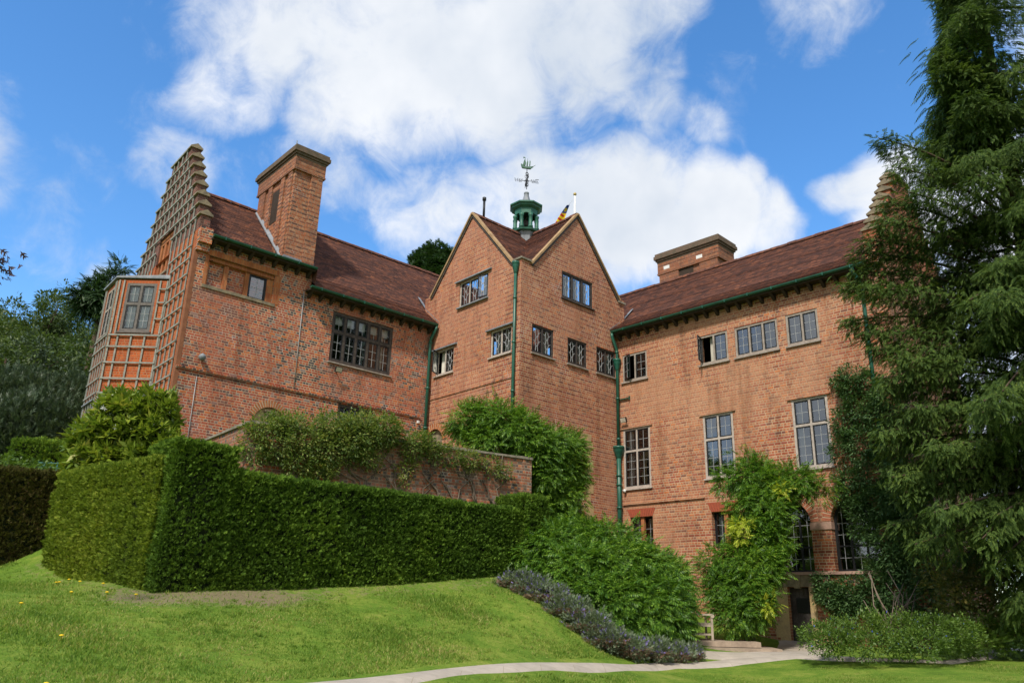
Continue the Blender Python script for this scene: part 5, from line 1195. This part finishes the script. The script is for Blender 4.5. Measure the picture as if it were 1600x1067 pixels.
def shrub(name, label, cat, blobs, dens, T, size, mat, stems=(), group=None, extra=(), stemmat='stem', **kw):
    b0 = blobs[0]; bl = np.array(blobs); cxy = bl[:,:2].mean(0)
    root = thing(name, label, cat, (float(cxy[0]), float(cxy[1]), g1(*cxy)), group)
    V, F = blobs_cloud(blobs, dens, T, size, **kw); npmesh('foliage', V, F, mat, root)
    if stems: obj('stem', tubes_np(stems), stemmat, root)
    for nm, n, T2, s2, m2, zlo in extra:
        P, U = [], []
        for x, y, z, rx, ry, rz in blobs:
            k = max(2, int(n*(rx*rz)/sum(b[3]*b[5] for b in blobs))); u = unit(k); u[:,1] = -np.abs(u[:,1]); u[:,2] = np.maximum(u[:,2], zlo) if zlo > -1 else -np.abs(u[:,2])*.7
            P.append(np.stack([x+u[:,0]*rx*1.02, y+u[:,1]*ry*1.02, z+u[:,2]*rz*1.02], 1)); U.append(u)
        P, U = np.concatenate(P), np.concatenate(U); V, F = scatter(T2, P, U+unit(len(P))*.5+np.array([0,0,.4]), unit(len(P)), s2*rng.uniform(.7,1.3,len(P)))
        npmesh(nm, V, F, m2, root, kind='stuff')
    return root
def B(px, py, d, r, ry=None, rz=None):
    p = at(px, py, d); return (p.x, p.y, p.z, r, ry or r*.8, rz or r*.8)

# magnolia by the bay
mg = [B(195,650,21.5,.75,.6,.55), B(165,690,21.5,.7,.6,.6), B(235,645,21.6,.6,.5,.55), B(225,690,21.4,.6,.5,.5), B(150,725,21.3,.5,.5,.4), B(250,690,21.2,.45,.4,.4), B(190,720,21.2,.6,.5,.4)]
base = at(190, 740, 21.6)
shrub('magnolia', 'glossy leaved magnolia growing between the clipped hedge and the orange bay', 'shrub', mg, 260, T_ROS, .25, 'magnolia', [([(base.x,base.y,1.5),(base.x+.2,base.y,3.2),(base.x+.3,base.y-.1,4.6)],[.09,.07,.03]), ([(base.x,base.y,1.6),(base.x-.5,base.y,3.4),(base.x-.6,base.y,4.2)],[.07,.05,.02])], jit=.7, droop=.0, inner=.35, seed=3, cl=3, cr=.6, extra=[('flower', 5, T_ROS, .12, 'white', .1)])
# rose on the terrace wall
def wallpt(x, y, lift=-.1):
    A = W1 if x < 600 else W2; Bq = W2 if x < 600 else W3; r = ray(x, y); d = Vector((Bq.x-A.x, Bq.y-A.y, 0)).normalized(); n = Vector((d.y, -d.x, 0)); t = n.dot(Vector((A.x, A.y, 0)))/n.dot(r); return r*t + n*(-lift)
ro = []
def RB(px, py, rx, ry, rz, lift): p = wallpt(px, py, -lift); ro.append((p.x, p.y, p.z, rx, ry, rz))
for a in [(400,695,.35,.28,.5,.1),(430,690,.5,.35,.55,.15),(470,690,.55,.4,.55,.15),(510,700,.5,.4,.6,.2),(540,690,.5,.4,.55,.2),(460,725,.4,.3,.3,.2),(500,738,.35,.3,.3,.2),(570,685,.45,.35,.45,.2),(600,680,.4,.35,.4,.2),(520,665,.5,.4,.3,.1),(560,665,.5,.4,.25,.1),(600,668,.45,.35,.25,.05),(450,665,.5,.35,.3,.05),(410,668,.35,.3,.3,.05),
          (640,700,.4,.25,.3,.15),(632,735,.2,.15,.4,.15),(670,705,.4,.25,.25,.15),(700,712,.35,.2,.22,.12),(730,720,.35,.2,.22,.12),(765,728,.3,.18,.2,.1),(785,740,.2,.15,.2,.1),(650,690,.4,.3,.2,.1),(570,715,.3,.25,.3,.2)]: RB(*a)
tw = []
for x in (560, 580, 627, 655, 690, 712, 745, 770):
    p0 = wallpt(x, 790, -.03); 
    for k in range(2):
        pts = [p0]; q = Vector(p0)
        dirx = random.choice((-1, 1))
        for i in range(6):
            tgt = wallpt(x+dirx*(i+1)*random.uniform(2, 9), 790-(i+1)*13, -.05-.02*random.random()); pts.append(tgt)
        tw.append((pts, [.028-.003*i for i in range(7)]))
shrub('climbing_rose', 'climbing rose tumbling over the coping of the brick terrace wall', 'climber', ro, 2700, T_KITE, .085, 'rose', tw, jit=.9, droop=.25, inner=.3, seed=4, cl=24, cr=2.6, stemmat='stem')
# wisteria over the tower foot
wi = [B(735,660,26.3,.55,.5,.45), B(770,655,26.2,.6,.5,.5), B(800,670,25.8,.65,.55,.5), B(760,690,26,.6,.5,.35), B(825,690,25.8,.6,.5,.45), B(860,700,26.2,.6,.5,.45), B(885,705,27.0,.45,.45,.45), B(835,715,25.9,.6,.5,.35),
      B(880,735,26.7,.6,.5,.5), B(855,745,26.0,.5,.45,.45), B(878,775,26.6,.5,.45,.5), B(872,810,26.5,.5,.45,.5), B(893,745,27.0,.3,.3,.4), B(850,800,26.3,.4,.4,.5)]
p = at(850, 830, 26.2); shrub('wisteria', 'lush wisteria climbing round the foot of the brick tower', 'climber', wi, 1050, T_PINN, .24, 'wisteria', [([(p.x,p.y,0.8),(p.x+.2,p.y+.2,2.8),(p.x-.2,p.y+.3,4.6)],[.09,.07,.05]), ([(p.x+.3,p.y,1),(p.x+.6,p.y+.4,3.2),(p.x+.5,p.y+.5,5.0)],[.07,.05,.03])], jit=1.1, droop=.3, inner=.4, seed=5, cr=1.4)
# great wisteria mound on the bank
bu = [B(870,865,22,.6,.6,.55), B(905,850,22.4,.6,.6,.45), B(945,855,22.4,.6,.6,.45), B(865,905,21.6,.55,.5,.5), B(915,900,21.5,.7,.6,.55), B(965,895,21.7,.7,.6,.5), B(1010,890,22.2,.6,.6,.4), B(1028,905,22.4,.5,.6,.42), B(1046,912,22.8,.36,.5,.36),
      B(900,945,21,.6,.5,.45), B(955,940,20.9,.65,.6,.5), B(1010,940,21.2,.7,.6,.5), B(1034,945,21.7,.48,.6,.5), B(1025,978,21.0,.5,.5,.38), B(1040,980,21.6,.38,.5,.42), B(985,975,20.8,.5,.5,.35), B(1050,955,22,.3,.4,.42), B(1048,1003,21.5,.28,.35,.22), B(835,880,22,.35,.4,.5)]
shrub('wisteria_bush', 'broad mound of pinnate wisteria spilling down the bank beside the bench', 'shrub', bu, 1250, T_PINN, .25, 'wisteria', (), jit=1.0, droop=.4, inner=.5, seed=6, cr=1.4)
# bright wisteria on the right wing
wr = [B(1175,752,25.7,.5,.35,.42), B(1172,790,25.5,.4,.35,.4), B(1200,765,25.5,.55,.4,.45), B(1228,752,25.5,.5,.3,.35), B(1200,805,25.3,.45,.35,.45), B(1178,835,25.2,.4,.35,.42), B(1205,850,25.1,.35,.35,.45), B(1150,880,25,.45,.4,.38), B(1182,890,24.7,.46,.45,.5), B(1143,925,24.8,.5,.45,.5), B(1172,930,24.5,.46,.45,.5),
      B(1155,962,24.5,.5,.45,.38), B(1182,958,24.5,.28,.35,.3), B(1205,880,25,.2,.3,.36), B(1185,733,25.8,.3,.22,.25), B(1140,755,25.8,.3,.2,.2), B(1120,885,25.0,.3,.35,.35), B(1217,800,25.2,.2,.2,.3), B(1250,757,25.5,.35,.2,.22), B(1165,722,25.8,.12,.12,.22), B(1135,748,25.9,.12,.1,.2)]
p = at(1165, 1000, 24.5); wroot = shrub('wisteria', 'yellowing lime green wisteria climbing the right wing left of the arches', 'climber', wr, 1200, T_PINN, .22, 'wist_lime', [([(p.x,p.y,-.7),(p.x+.15,p.y+.1,.4),(p.x,p.y+.3,2)],[.07,.05,.04]), ([(p.x+.15,p.y,-.7),(p.x+.45,p.y+.1,.1),(p.x+.5,p.y+.3,1)],[.05,.04,.03])], jit=1.1, droop=.3, inner=.4, seed=7, cr=1.5)
wy = [B(1160,823,24.75,.26,.15,.14), B(1200,945,24.1,.18,.15,.1), B(1222,766,25.1,.2,.15,.1), B(1160,842,24.75,.12,.12,.08)]
V_, F_ = blobs_cloud(wy, 1500, T_PINN, .18, jit=1.0, droop=.2, inner=.3, seed=77); npmesh('young_foliage', V_, F_, 'wist_gold', wroot, 'yellow young leaf sprays')
sp2 = [B(1265,757,25.3,.4,.15,.12), B(1290,755,25.2,.35,.15,.15), B(1275,772,25.2,.25,.12,.12), B(1250,748,25.4,.3,.15,.15)]
shrub('wisteria_tendril', 'thin wisteria tendrils along the wall above the brick arches', 'climber', sp2, 500, T_PINN, .2, 'wist_lime', (), jit=.6, droop=.4, inner=.2, seed=8)
# dark climber to the right of the arches
iv = []
def IB(px, py, rx, rz, o=.12, ry=.28):
    r = ray(px, py); t = (RW.o+RW.n*o).dot(RW.n)/r.dot(RW.n); p = r*t; iv.append((p.x, p.y, p.z, rx, ry, rz))
for a in [(1330,610,.35,.25),(1320,660,.3,.45),(1345,640,.4,.45),(1310,600,.18,.12),(1345,690,.4,.5),(1370,650,.4,.6),(1360,740,.5,.6),(1330,750,.35,.3),(1390,700,.5,.7),(1370,790,.55,.5),(1400,780,.6,.7),(1385,840,.5,.6),(1410,860,.6,.7),(1420,760,.6,.8),(1315,775,.2,.18),(1350,825,.28,.3),(1400,920,.6,.5),(1440,880,.6,.7),(1375,900,.3,.4),
          (1300,930,.4,.3),(1330,925,.45,.35),(1360,935,.45,.4),(1320,955,.35,.3),(1290,925,.25,.2),(1440,940,.6,.5),(1330,585,.35,.2),(1355,600,.4,.3),(1385,620,.4,.5),(1315,700,.25,.3),(1340,790,.3,.3),(1330,940,.5,.35),(1385,960,.5,.35),(1290,905,.25,.12),(1430,820,.6,.6)]: IB(*a)
tw = []
for k in range(16):
    a = at(1400+random.uniform(-15, 15), 990, 23.6); b_ = at(1400+random.uniform(-55, 45), 915+random.uniform(-25, 25), 23.9); mid = (a+b_)/2+Vector((random.uniform(-.3,.3), -.1, random.uniform(-.2,.2)))
    tw.append(([a, mid, b_], [.02,.016,.008]))
shrub('climber', 'dark green climber covering the right wing beyond the arched windows', 'climber', iv, 3000, T_KITE, .095, 'ivy', tw, jit=.8, droop=.35, inner=.3, seed=9, cl=22, cr=2.4)
# borders
bs = [B(1278,996,20.3,.38,.5,.28), B(1310,990,20.5,.5,.5,.33), B(1350,988,20.4,.55,.5,.36), B(1395,986,20.5,.6,.5,.38), B(1440,986,20.4,.6,.5,.38), B(1475,990,20.6,.45,.5,.36), B(1300,1005,19.9,.5,.4,.25), B(1370,1008,19.7,.6,.4,.25), B(1440,1008,19.8,.6,.4,.25), B(1500,992,20.9,.4,.4,.3)]
shrub('flowering_shrub', 'low green shrub dotted with small blue flowers in front of the climber', 'shrub', bs, 2600, T_KITE, .06, 'shrub', (), jit=1.0, droop=-.2, inner=.3, seed=10, cl=26, cr=2.6, extra=[('flower', 90, T_KITE, .05, 'blue', -.2)])
rs = [B(1500,930,23.5,.7,.6,.5), B(1540,925,23.8,.7,.6,.6), B(1580,920,24,.7,.6,.6), B(1520,965,23,.6,.5,.45), B(1570,960,23.4,.6,.5,.5), B(1480,910,23.8,.6,.6,.5), B(1545,885,24.4,.6,.6,.5), B(1610,950,24,.6,.6,.6)]
shrub('bronze_shrub', 'tall bronze tinged green shrub under the yew at the right edge', 'shrub', rs, 650, T_KITE, .12, 'bronze', (), jit=.9, droop=.2, inner=.4, seed=11, cl=20, cr=2)
rs = [B(1530,1000,22.3,.5,.5,.3), B(1570,992,22.8,.5,.5,.32), B(1600,988,23.2,.5,.5,.35), B(1500,1005,21.6,.4,.4,.25)]
shrub('border_shrub', 'low feathery border planting beside the path at the right edge', 'shrub', rs, 900, T_UPR, .16, 'shrub', (), jit=.7, droop=-.6, inner=.3, seed=12)
# catmint edging down the bank: several clumps
EDGE = [(808,930,20.3,.28),(830,950,19.9,.30),(855,965,19.6,.32),(885,985,19.2,.34),(915,1000,18.9,.34),(945,1012,18.7,.33),(978,1020,18.8,.32),(1012,1022,19.3,.30),(1045,1023,19.9,.27),(1070,1024,20.5,.22)]
for i, (px, py, d, r) in enumerate(EDGE):
    p = at(px, py, d); zb = g1(p.x, p.y)
    bl = [(p.x+dx, p.y+dy, zb+r*.55, r*1.0, r*.85, r*.7) for dx, dy in ((-.16,.06),(.16,-.06))]
    where = ['at the top of the bank below the yew block','second from the top of the bank edge','third down the bank edge','in the upper middle of the bank edge','in the middle of the bank edge','in the lower middle of the bank edge','third from the foot of the bank edge','beside the foot of the bank edge','next to last before the stone steps','last before the stone steps'][i]
    shrub('catmint', 'catmint clump with violet flowers, '+where, 'plant', bl, 3000, T_UPR, .10, 'lavender', (), 'catmint edging down the grass bank', [('flower', 90, T_UPR, .09, 'violet', -.1), ('faded_flower', 520, T_UPR, .09, 'husk', -2)], jit=.6, droop=-.6, inner=.3, seed=20+i)

# great yew on the right
def yew_tree():
    tx, ty = 14.5, 20.6; zb = g1(tx, ty); root = thing('yew_tree', 'great dark yew tree with long feathery boughs reaching in from the right', 'tree', (tx, ty, zb))
    trunk = [(tx,ty,zb-.2),(tx+.1,ty,zb+2),(tx-.1,ty+.1,zb+5),(tx+.05,ty,zb+9),(tx,ty,zb+14),(tx+.1,ty,zb+19),(tx,ty,zb+24)]
    obj('trunk', tubes_np([(trunk, [.5,.42,.36,.28,.2,.12,.04])], 10), 'bark', root)
    limbs, P, D, N, S = [], [], [], [], []
    def bough(z0, tip, sag, width, n):
        a = Vector((tx, ty, z0)); tip = Vector(tip); L_ = (tip-a).length; pts = []
        for i in range(9):
            t = i/8; p = a.lerp(tip, t); p.z += sag*math.sin(math.pi*t)*.5; pts.append(p)
        limbs.append((pts, [.055*(1-i/9)+.008 for i in range(9)])); d = (tip-a).normalized(); sd_ = d.cross(Vector((0,0,1))).normalized()
        for k in range(n):
            t = 1-abs(rng.normal(0, .42)); t = min(max(t, .12), 1.0); i = min(int(t*8), 7); p = pts[i].lerp(pts[i+1], t*8-i)
            sp = (1-t)**.55*width + .12; off = rng.uniform(-1, 1); q = p + sd_*(off*sp) + Vector((0,0,rng.normal(0,.09)-abs(off)*sp*.28)) + d*rng.normal(0,.12)
            dr = d*.75 + sd_*(off*.9) + Vector((0,0,-.32)) + Vector(tuple(rng.normal(0,.3,3)))
            P.append(q); D.append(dr); N.append(Vector((0,0,1))+Vector(tuple(rng.normal(0,.35,3)))); S.append(rng.uniform(.13,.27))
            if rng.random() < .3:      # hanging sprays below
                P.append(q-Vector((0,0,rng.uniform(.05,.35)))); D.append(Vector((rng.normal(0,.35), rng.normal(0,.35), -1))); N.append(-d+Vector(tuple(rng.normal(0,.4,3)))); S.append(rng.uniform(.12,.26))
    tips = [(1470,88,22.5,14.6,.5),(1500,60,22.5,15.4,.4),(1510,20,22,16.6,.3),(1540,-20,22,17.5,.3),(1500,110,22.5,14.0,.4),(1510,150,22,13.2,.4),(1475,110,22.5,14.0,.4),(1372,216,21.8,11.6,.9),(1400,262,21.6,11.2,.7),(1420,300,21.3,10.4,.6),(1385,315,21.9,10.2,.6),(1375,345,21.3,9.6,.6),(1350,375,21.6,9.2,.7),
            (1335,395,21.8,8.9,.7),(1330,425,22,8.6,.7),(1313,447,22,8.2,.8),(1345,450,21.2,8.0,.7),(1318,502,22,7.7,.8),(1345,520,21.5,7.2,.6),(1370,545,21.4,6.8,.6),(1400,560,21,6.4,.5),(1390,610,21.5,6.1,.6),(1385,650,21.6,5.4,.6),(1420,640,21,5.6,.5),(1375,700,21.8,4.8,.7),(1385,735,21.4,4.3,.6),(1410,770,21.2,3.9,.5),(1395,820,21.6,3.4,.5),(1430,850,21,3.0,.4),(1450,700,20.5,4.6,.5),(1460,800,20.3,3.6,.4),(1380,590,21,6.5,.5),(1375,675,21,5.2,.5),(1395,745,21,4.0,.5)]
    for x, y, d, z0, sg in tips: bough(z0-.3, at(x, y, d), sg, 1.1, 560)
    for k in range(200):
        h = rng.uniform(1.6, 24); L_ = (6.0 if h < 9 else max(1.2, 6.0-(h-9)*.37))*rng.uniform(.6, 1.0); a = rng.uniform(0, 2*math.pi)
        if rng.random() < .55: a = math.pi+rng.uniform(-.2, 1.5)
        if -2.9 < a-math.pi*1.0 and math.cos(a) < -.55 and math.sin(a) > -.5: L_ *= .62
        bough(zb+h, (tx+math.cos(a)*L_, ty+math.sin(a)*L_, zb+h-L_*rng.uniform(.12,.38)), .5, 1.1, 330)
    for k in range(1500):       # short inner sprays close to the stem
        a = rng.uniform(0, 6.28); h = rng.uniform(1.5, 18); rr = rng.uniform(.4, 2.2); P.append(Vector((tx+math.cos(a)*rr, ty+math.sin(a)*rr, zb+h))); D.append(Vector((math.cos(a), math.sin(a), -.5))); N.append(Vector((0,0,1))); S.append(.5)
    A = lambda L_: np.array([tuple(v) for v in L_]); V, F = scatter(T_FROND, A(P), A(D), A(N), np.array(S)); npmesh('foliage', V, F, 'yew', root)
    obj('limb', tubes_np(limbs, 5), 'bark', root)
yew_tree()
# overhanging branch, left edge
def left_branch():
    o = at(-60, 380, 14); tip = at(6, 415, 14); root = thing('beech_branch', 'dark purple twigs hanging into view at the left picture edge', 'branch', tuple(o))
    m = tubes_np([([o, o.lerp(tip, .5)+Vector((0,0,.1)), tip], [.05,.03,.01])]); obj('twig', m, 'bark', root)
    P = np.array([tuple(o.lerp(tip, rng.uniform(.1, 1.0))+Vector((rng.normal(0,.05), rng.normal(0,.2), rng.normal(0,.17)))) for _ in range(70)])
    D = np.tile([.6,0,-.8], (len(P),1))+unit(len(P))*.5; V, F = scatter(T_SPRIG, P, D, unit(len(P)), .16); npmesh('foliage', V, F, 'purple', root)
left_branch()

# wooded hillside behind
def tree_variant(seed, mat, H, W, n=7000, leaf=.26, upright=0.0):
    r = np.random.default_rng(seed); blobs = []
    for k in range(11):
        a = r.uniform(0, 6.28); zz = r.uniform(.22, .95); rad = W*.5*math.sqrt(max(.05, 1-((zz-.5)/.62)**2))*r.uniform(.25, .85); s = W*r.uniform(.2, .32)
        blobs.append((math.cos(a)*rad, math.sin(a)*rad, H*zz, s, s, s*r.uniform(.7, 1.05)))
    tot = sum(b[3]*b[4]+b[4]*b[5]+b[3]*b[5] for b in blobs)*1.4
    V, F = blobs_cloud(blobs, n/tot, T_KITE, leaf, droop=.15-upright, jit=.8, inner=.35, seed=seed, cl=18, cr=2.2)
    fol = npmesh('foliage', V, F, mat, origin=(0,0,0), link=False)
    m = MB(); m.tube([(0,0,-.6),(.1,0,H*.3),(0,.1,H*.75)], [.028*H,.02*H,.008*H], 7)
    for b in blobs[:7]: m.tube([(.05,0,H*.3+.2*b[2]), (b[0]*.5,b[1]*.5,b[2]*.85), b[:3]], [.012*H,.008*H,.003*H], 5)
    return fol, m.mesh('trunk', 'bark', Vector((0,0,0)))
def plant(variants, spots, name, labels, group, cat='tree'):
    for (x, y, s, k, lab) in spots:
        fol, tr = variants[k]; root = thing(name, lab, cat, (x, y, g1(x, y)-.1), group); root.scale = (s, s, s); root.rotation_euler = (0, 0, rng.uniform(0, 6.28))
        for nm, me in (('crown', fol), ('trunk', tr)):
            o = bpy.data.objects.new(nm, me); C.objects.link(o); o.parent = root
VR = [tree_variant(31, 'wood_a', 7.5, 6.2), tree_variant(32, 'wood_b', 8.5, 5.6), tree_variant(33, 'wood_c', 6.5, 6.2), tree_variant(34, 'wood_a', 9.5, 5.2), tree_variant(35, 'wood_b', 6.5, 6.8)]
spots = []
kinds = ['olive green broadleaf tree', 'mid green broadleaf tree', 'grey green spreading tree', 'tall olive green tree', 'broad bright green tree']
for ring, d in enumerate((37, 43, 50, 57, 64, 71, 79, 88)):
    for a in np.arange(-36, -14, 180/math.pi*3.1/d):
        aa = a+rng.uniform(-1.6, 1.6); dd = d+rng.uniform(-2.5, 2.5); k = int(rng.integers(0, 5))
        if ring < 2: k = int(rng.choice([2, 2, 0, 4]))
        spots.append((dd*math.sin(R(aa)), dd*math.cos(R(aa)), rng.uniform(.7, 1.0)*(.62 if ring < 1 else .85 if ring < 2 else 1), k, kinds[k]+' in the hillside wood left of the house, '+('in its front rank' if ring < 2 else 'in its middle' if ring < 5 else 'on the crest')))
plant(VR, spots, 'woodland_tree', None, 'trees of the wooded hillside')
sb = []
for (px, py, d, r) in [(20,690,33,1.5),(70,680,34,1.6),(110,690,33,1.3),(30,650,36,1.8),(100,655,36,1.6)]: sb.append(B(px, py, d, r, r, r*.9))
shrub('willow_shrub', 'pale grey green shrub with upright shoots below the hillside wood', 'shrub', sb, 700, T_UPR, .32, 'wood_c', (), jit=.5, droop=-1.2, inner=.5, seed=41, outw=.5, cl=8)
sb = [B(112,715,29.5,.8,.6,.5), B(95,722,29.5,.6,.6,.4)]
shrub('round_bush', 'brownish rounded bush beside the bay plinth', 'shrub', sb, 900, T_KITE, .1, 'hedge_brown', (), jit=.8, droop=-.2, inner=.6, seed=42)
sb = [B(20,745,27,1.0,.7,.55), B(65,755,26.5,.9,.7,.45), B(-20,750,27,1.0,.7,.6), B(100,762,25.5,.5,.5,.3)]
shrub('bramble_bank', 'tangled climber over the low bank between the two hedges', 'shrub', sb, 500, T_KITE, .13, 'shrub', (), jit=.9, droop=.2, inner=.4, seed=43)
# big pine beyond the roof and a conifer beside the bay
pb = [B(672,408,62,1.2,1.2,.9), B(690,412,62,1.1,1.1,.9), B(680,400,62,1.0,1,.7), B(660,412,62,.8,.8,.6), B(703,410,62,.9,.9,.8), B(680,425,62,2,2,.8), B(680,440,62,2,2,.8)]
p = at(682, 430, 62); zg = g1(p.x, p.y)
shrub('pine_tree', 'round headed dark pine showing above the left roof beside the tower', 'tree', pb, 420, T_SPRIG, .32, 'pine', [([(p.x,p.y,zg),(p.x,p.y,zg+6),(p.x,p.y,p.z)],[.4,.3,.15])], jit=.6, droop=-.5, inner=.5, seed=44, stemmat='bark')
cn = [B(160,456,48,.8,.8,.5), B(150,470,48,1.1,1,.5), B(172,444,48,.4,.4,.4), B(165,480,48,1.3,1,.5), B(193,420,48,.25,.25,.25), B(183,432,48,.3,.3,.3)]
p = at(160, 470, 48); zg = g1(p.x, p.y)
shrub('cedar_tree', 'dark layered conifer rising just left of the bay roof', 'tree', cn, 300, T_FROND, .42, 'pine', [([(p.x,p.y,zg),(p.x,p.y,p.z)],[.3,.1])], jit=.5, droop=.1, inner=.2, seed=45, stemmat='bark')

# grass
def grass():
    n = 620000; a = rng.uniform(R(-45), R(41), n); d = np.sqrt(rng.uniform(0, 1, n))*0
    d = 7.0 + (25-7.0)*rng.uniform(0, 1, n)**.85; X, Y = d*np.sin(a), d*np.cos(a)
    back = segdist(X, Y, HC, HR) < .0; pd = pathdist(X, Y); keep = pd > .45
    # only up to the hedge line, the bank edge and the path in front of the house
    sF = (X-HC[0])*HF.n.x + (Y-HC[1])*HF.n.y; sS = (X-HC[0])*HS.n.x + (Y-HC[1])*HS.n.y
    bank = (sF > .02) | (sS > .02)
    left = (X-1.4)*(-.79) + (Y-16.2)*.61          # which side of the path
    ok = np.where(X < 2.3, bank & ((X < .9) | (Y < 21.6-(X-.9)*1.6) | (left < 0)), (Y < 18.9) | ((X > 9) & (Y < 18+(X-9)*1.2)))
    keep &= ok; keep &= ~((X > 1.9) & (Y > 18.6) & (X < 9)); keep &= ~((X>7.2)&(Y>18.4)&(X<11)); keep &= ~((X > 10) & (Y > 18.5+(X-10)*1.25))
    dd = np.minimum(segdist(X, Y, HC+[0,-.3], HR+[.3,-.3]), segdist(X, Y, HC+[-.1,-.3], HL))
    bl = np.exp(-((X+4.6)**2+(Y-16)**2)/1.2) + np.exp(-((X+6.3)**2+(Y-14.6)**2)/1.6); keep &= rng.uniform(0, 1, n) < np.clip(.3+.6*(dd-.2)-.4*bl, .12, 1)
    X, Y, d = X[keep], Y[keep], d[keep]; k = len(X); Z = gz(X, Y)-.012
    P = np.stack([X, Y, Z], 1); D = np.tile([0, 0, 1.0], (k, 1)) + unit(k)*.8; long = 1+.8*np.clip(np.sin(X*1.1+Y*.7)*np.sin(Y*.9-X*.5), 0, 1)
    side = np.where((X-1.4)*(-.79) + (Y-16.2)*.61 > 0, 1.0, .55)
    S = rng.uniform(.028, .06, k)*long*side; tv = T_BLADE[0].copy(); tv[:,0] *= 2.2
    tf = rng.integers(0, k, 5200); tn = 22; T0 = np.repeat(P[tf], tn, 0); T0[:,:2] += rng.normal(0, .035, (len(T0), 2)); T0[:,2] = gz(T0[:,0], T0[:,1])-.01
    P = np.concatenate([P, T0]); D = np.concatenate([D, unit(len(T0))*.7+np.array([0,0,.9])]); S = np.concatenate([S, rng.uniform(.035,.085,len(T0))*np.where(T0[:,0] > 2.4, .5, 1)])
    V, F = scatter((tv, T_BLADE[1]), P, D, unit(len(P)), S)
    npmesh('grass', V, F, 'grass', kind='stuff')
grass()
def dandelions():
    MAT['yellow'] = plain('yellow_petal', (.8,.55,.02), .6, .2)
    first = None
    for i, (px, py, d) in enumerate([(83,1013,10.4),(92,890,19),(97,889,19),(112,885,19.3),(128,893,18.6),(163,903,17.8),(168,921,16.4),(212,933,16.2),(114,913,16.4),(40,911,15),(18,1037,9.6),(596,907,19.2),(716,913,20.6),(102,963,12.9)]):
        p = at(px, py, d); z = g1(p.x, p.y)+.07
        if first is None:
            m = MB(); m.lathe((p.x,p.y,z), [(.004,-.08),(.004,0),(.03,.004),(.034,.012),(.022,.022),(.005,.026)], 9); first = obj('dandelion', m, 'yellow', None, 'yellow dandelion flower standing in the grass of the bank', 'flower', 'dandelions in the bank'); base_ = first.location.copy(); p0, z0 = p, z
        else:
            o = first.copy(); C.objects.link(o); o.location = base_+Vector((p.x-p0.x, p.y-p0.y, z-z0))
dandelions()
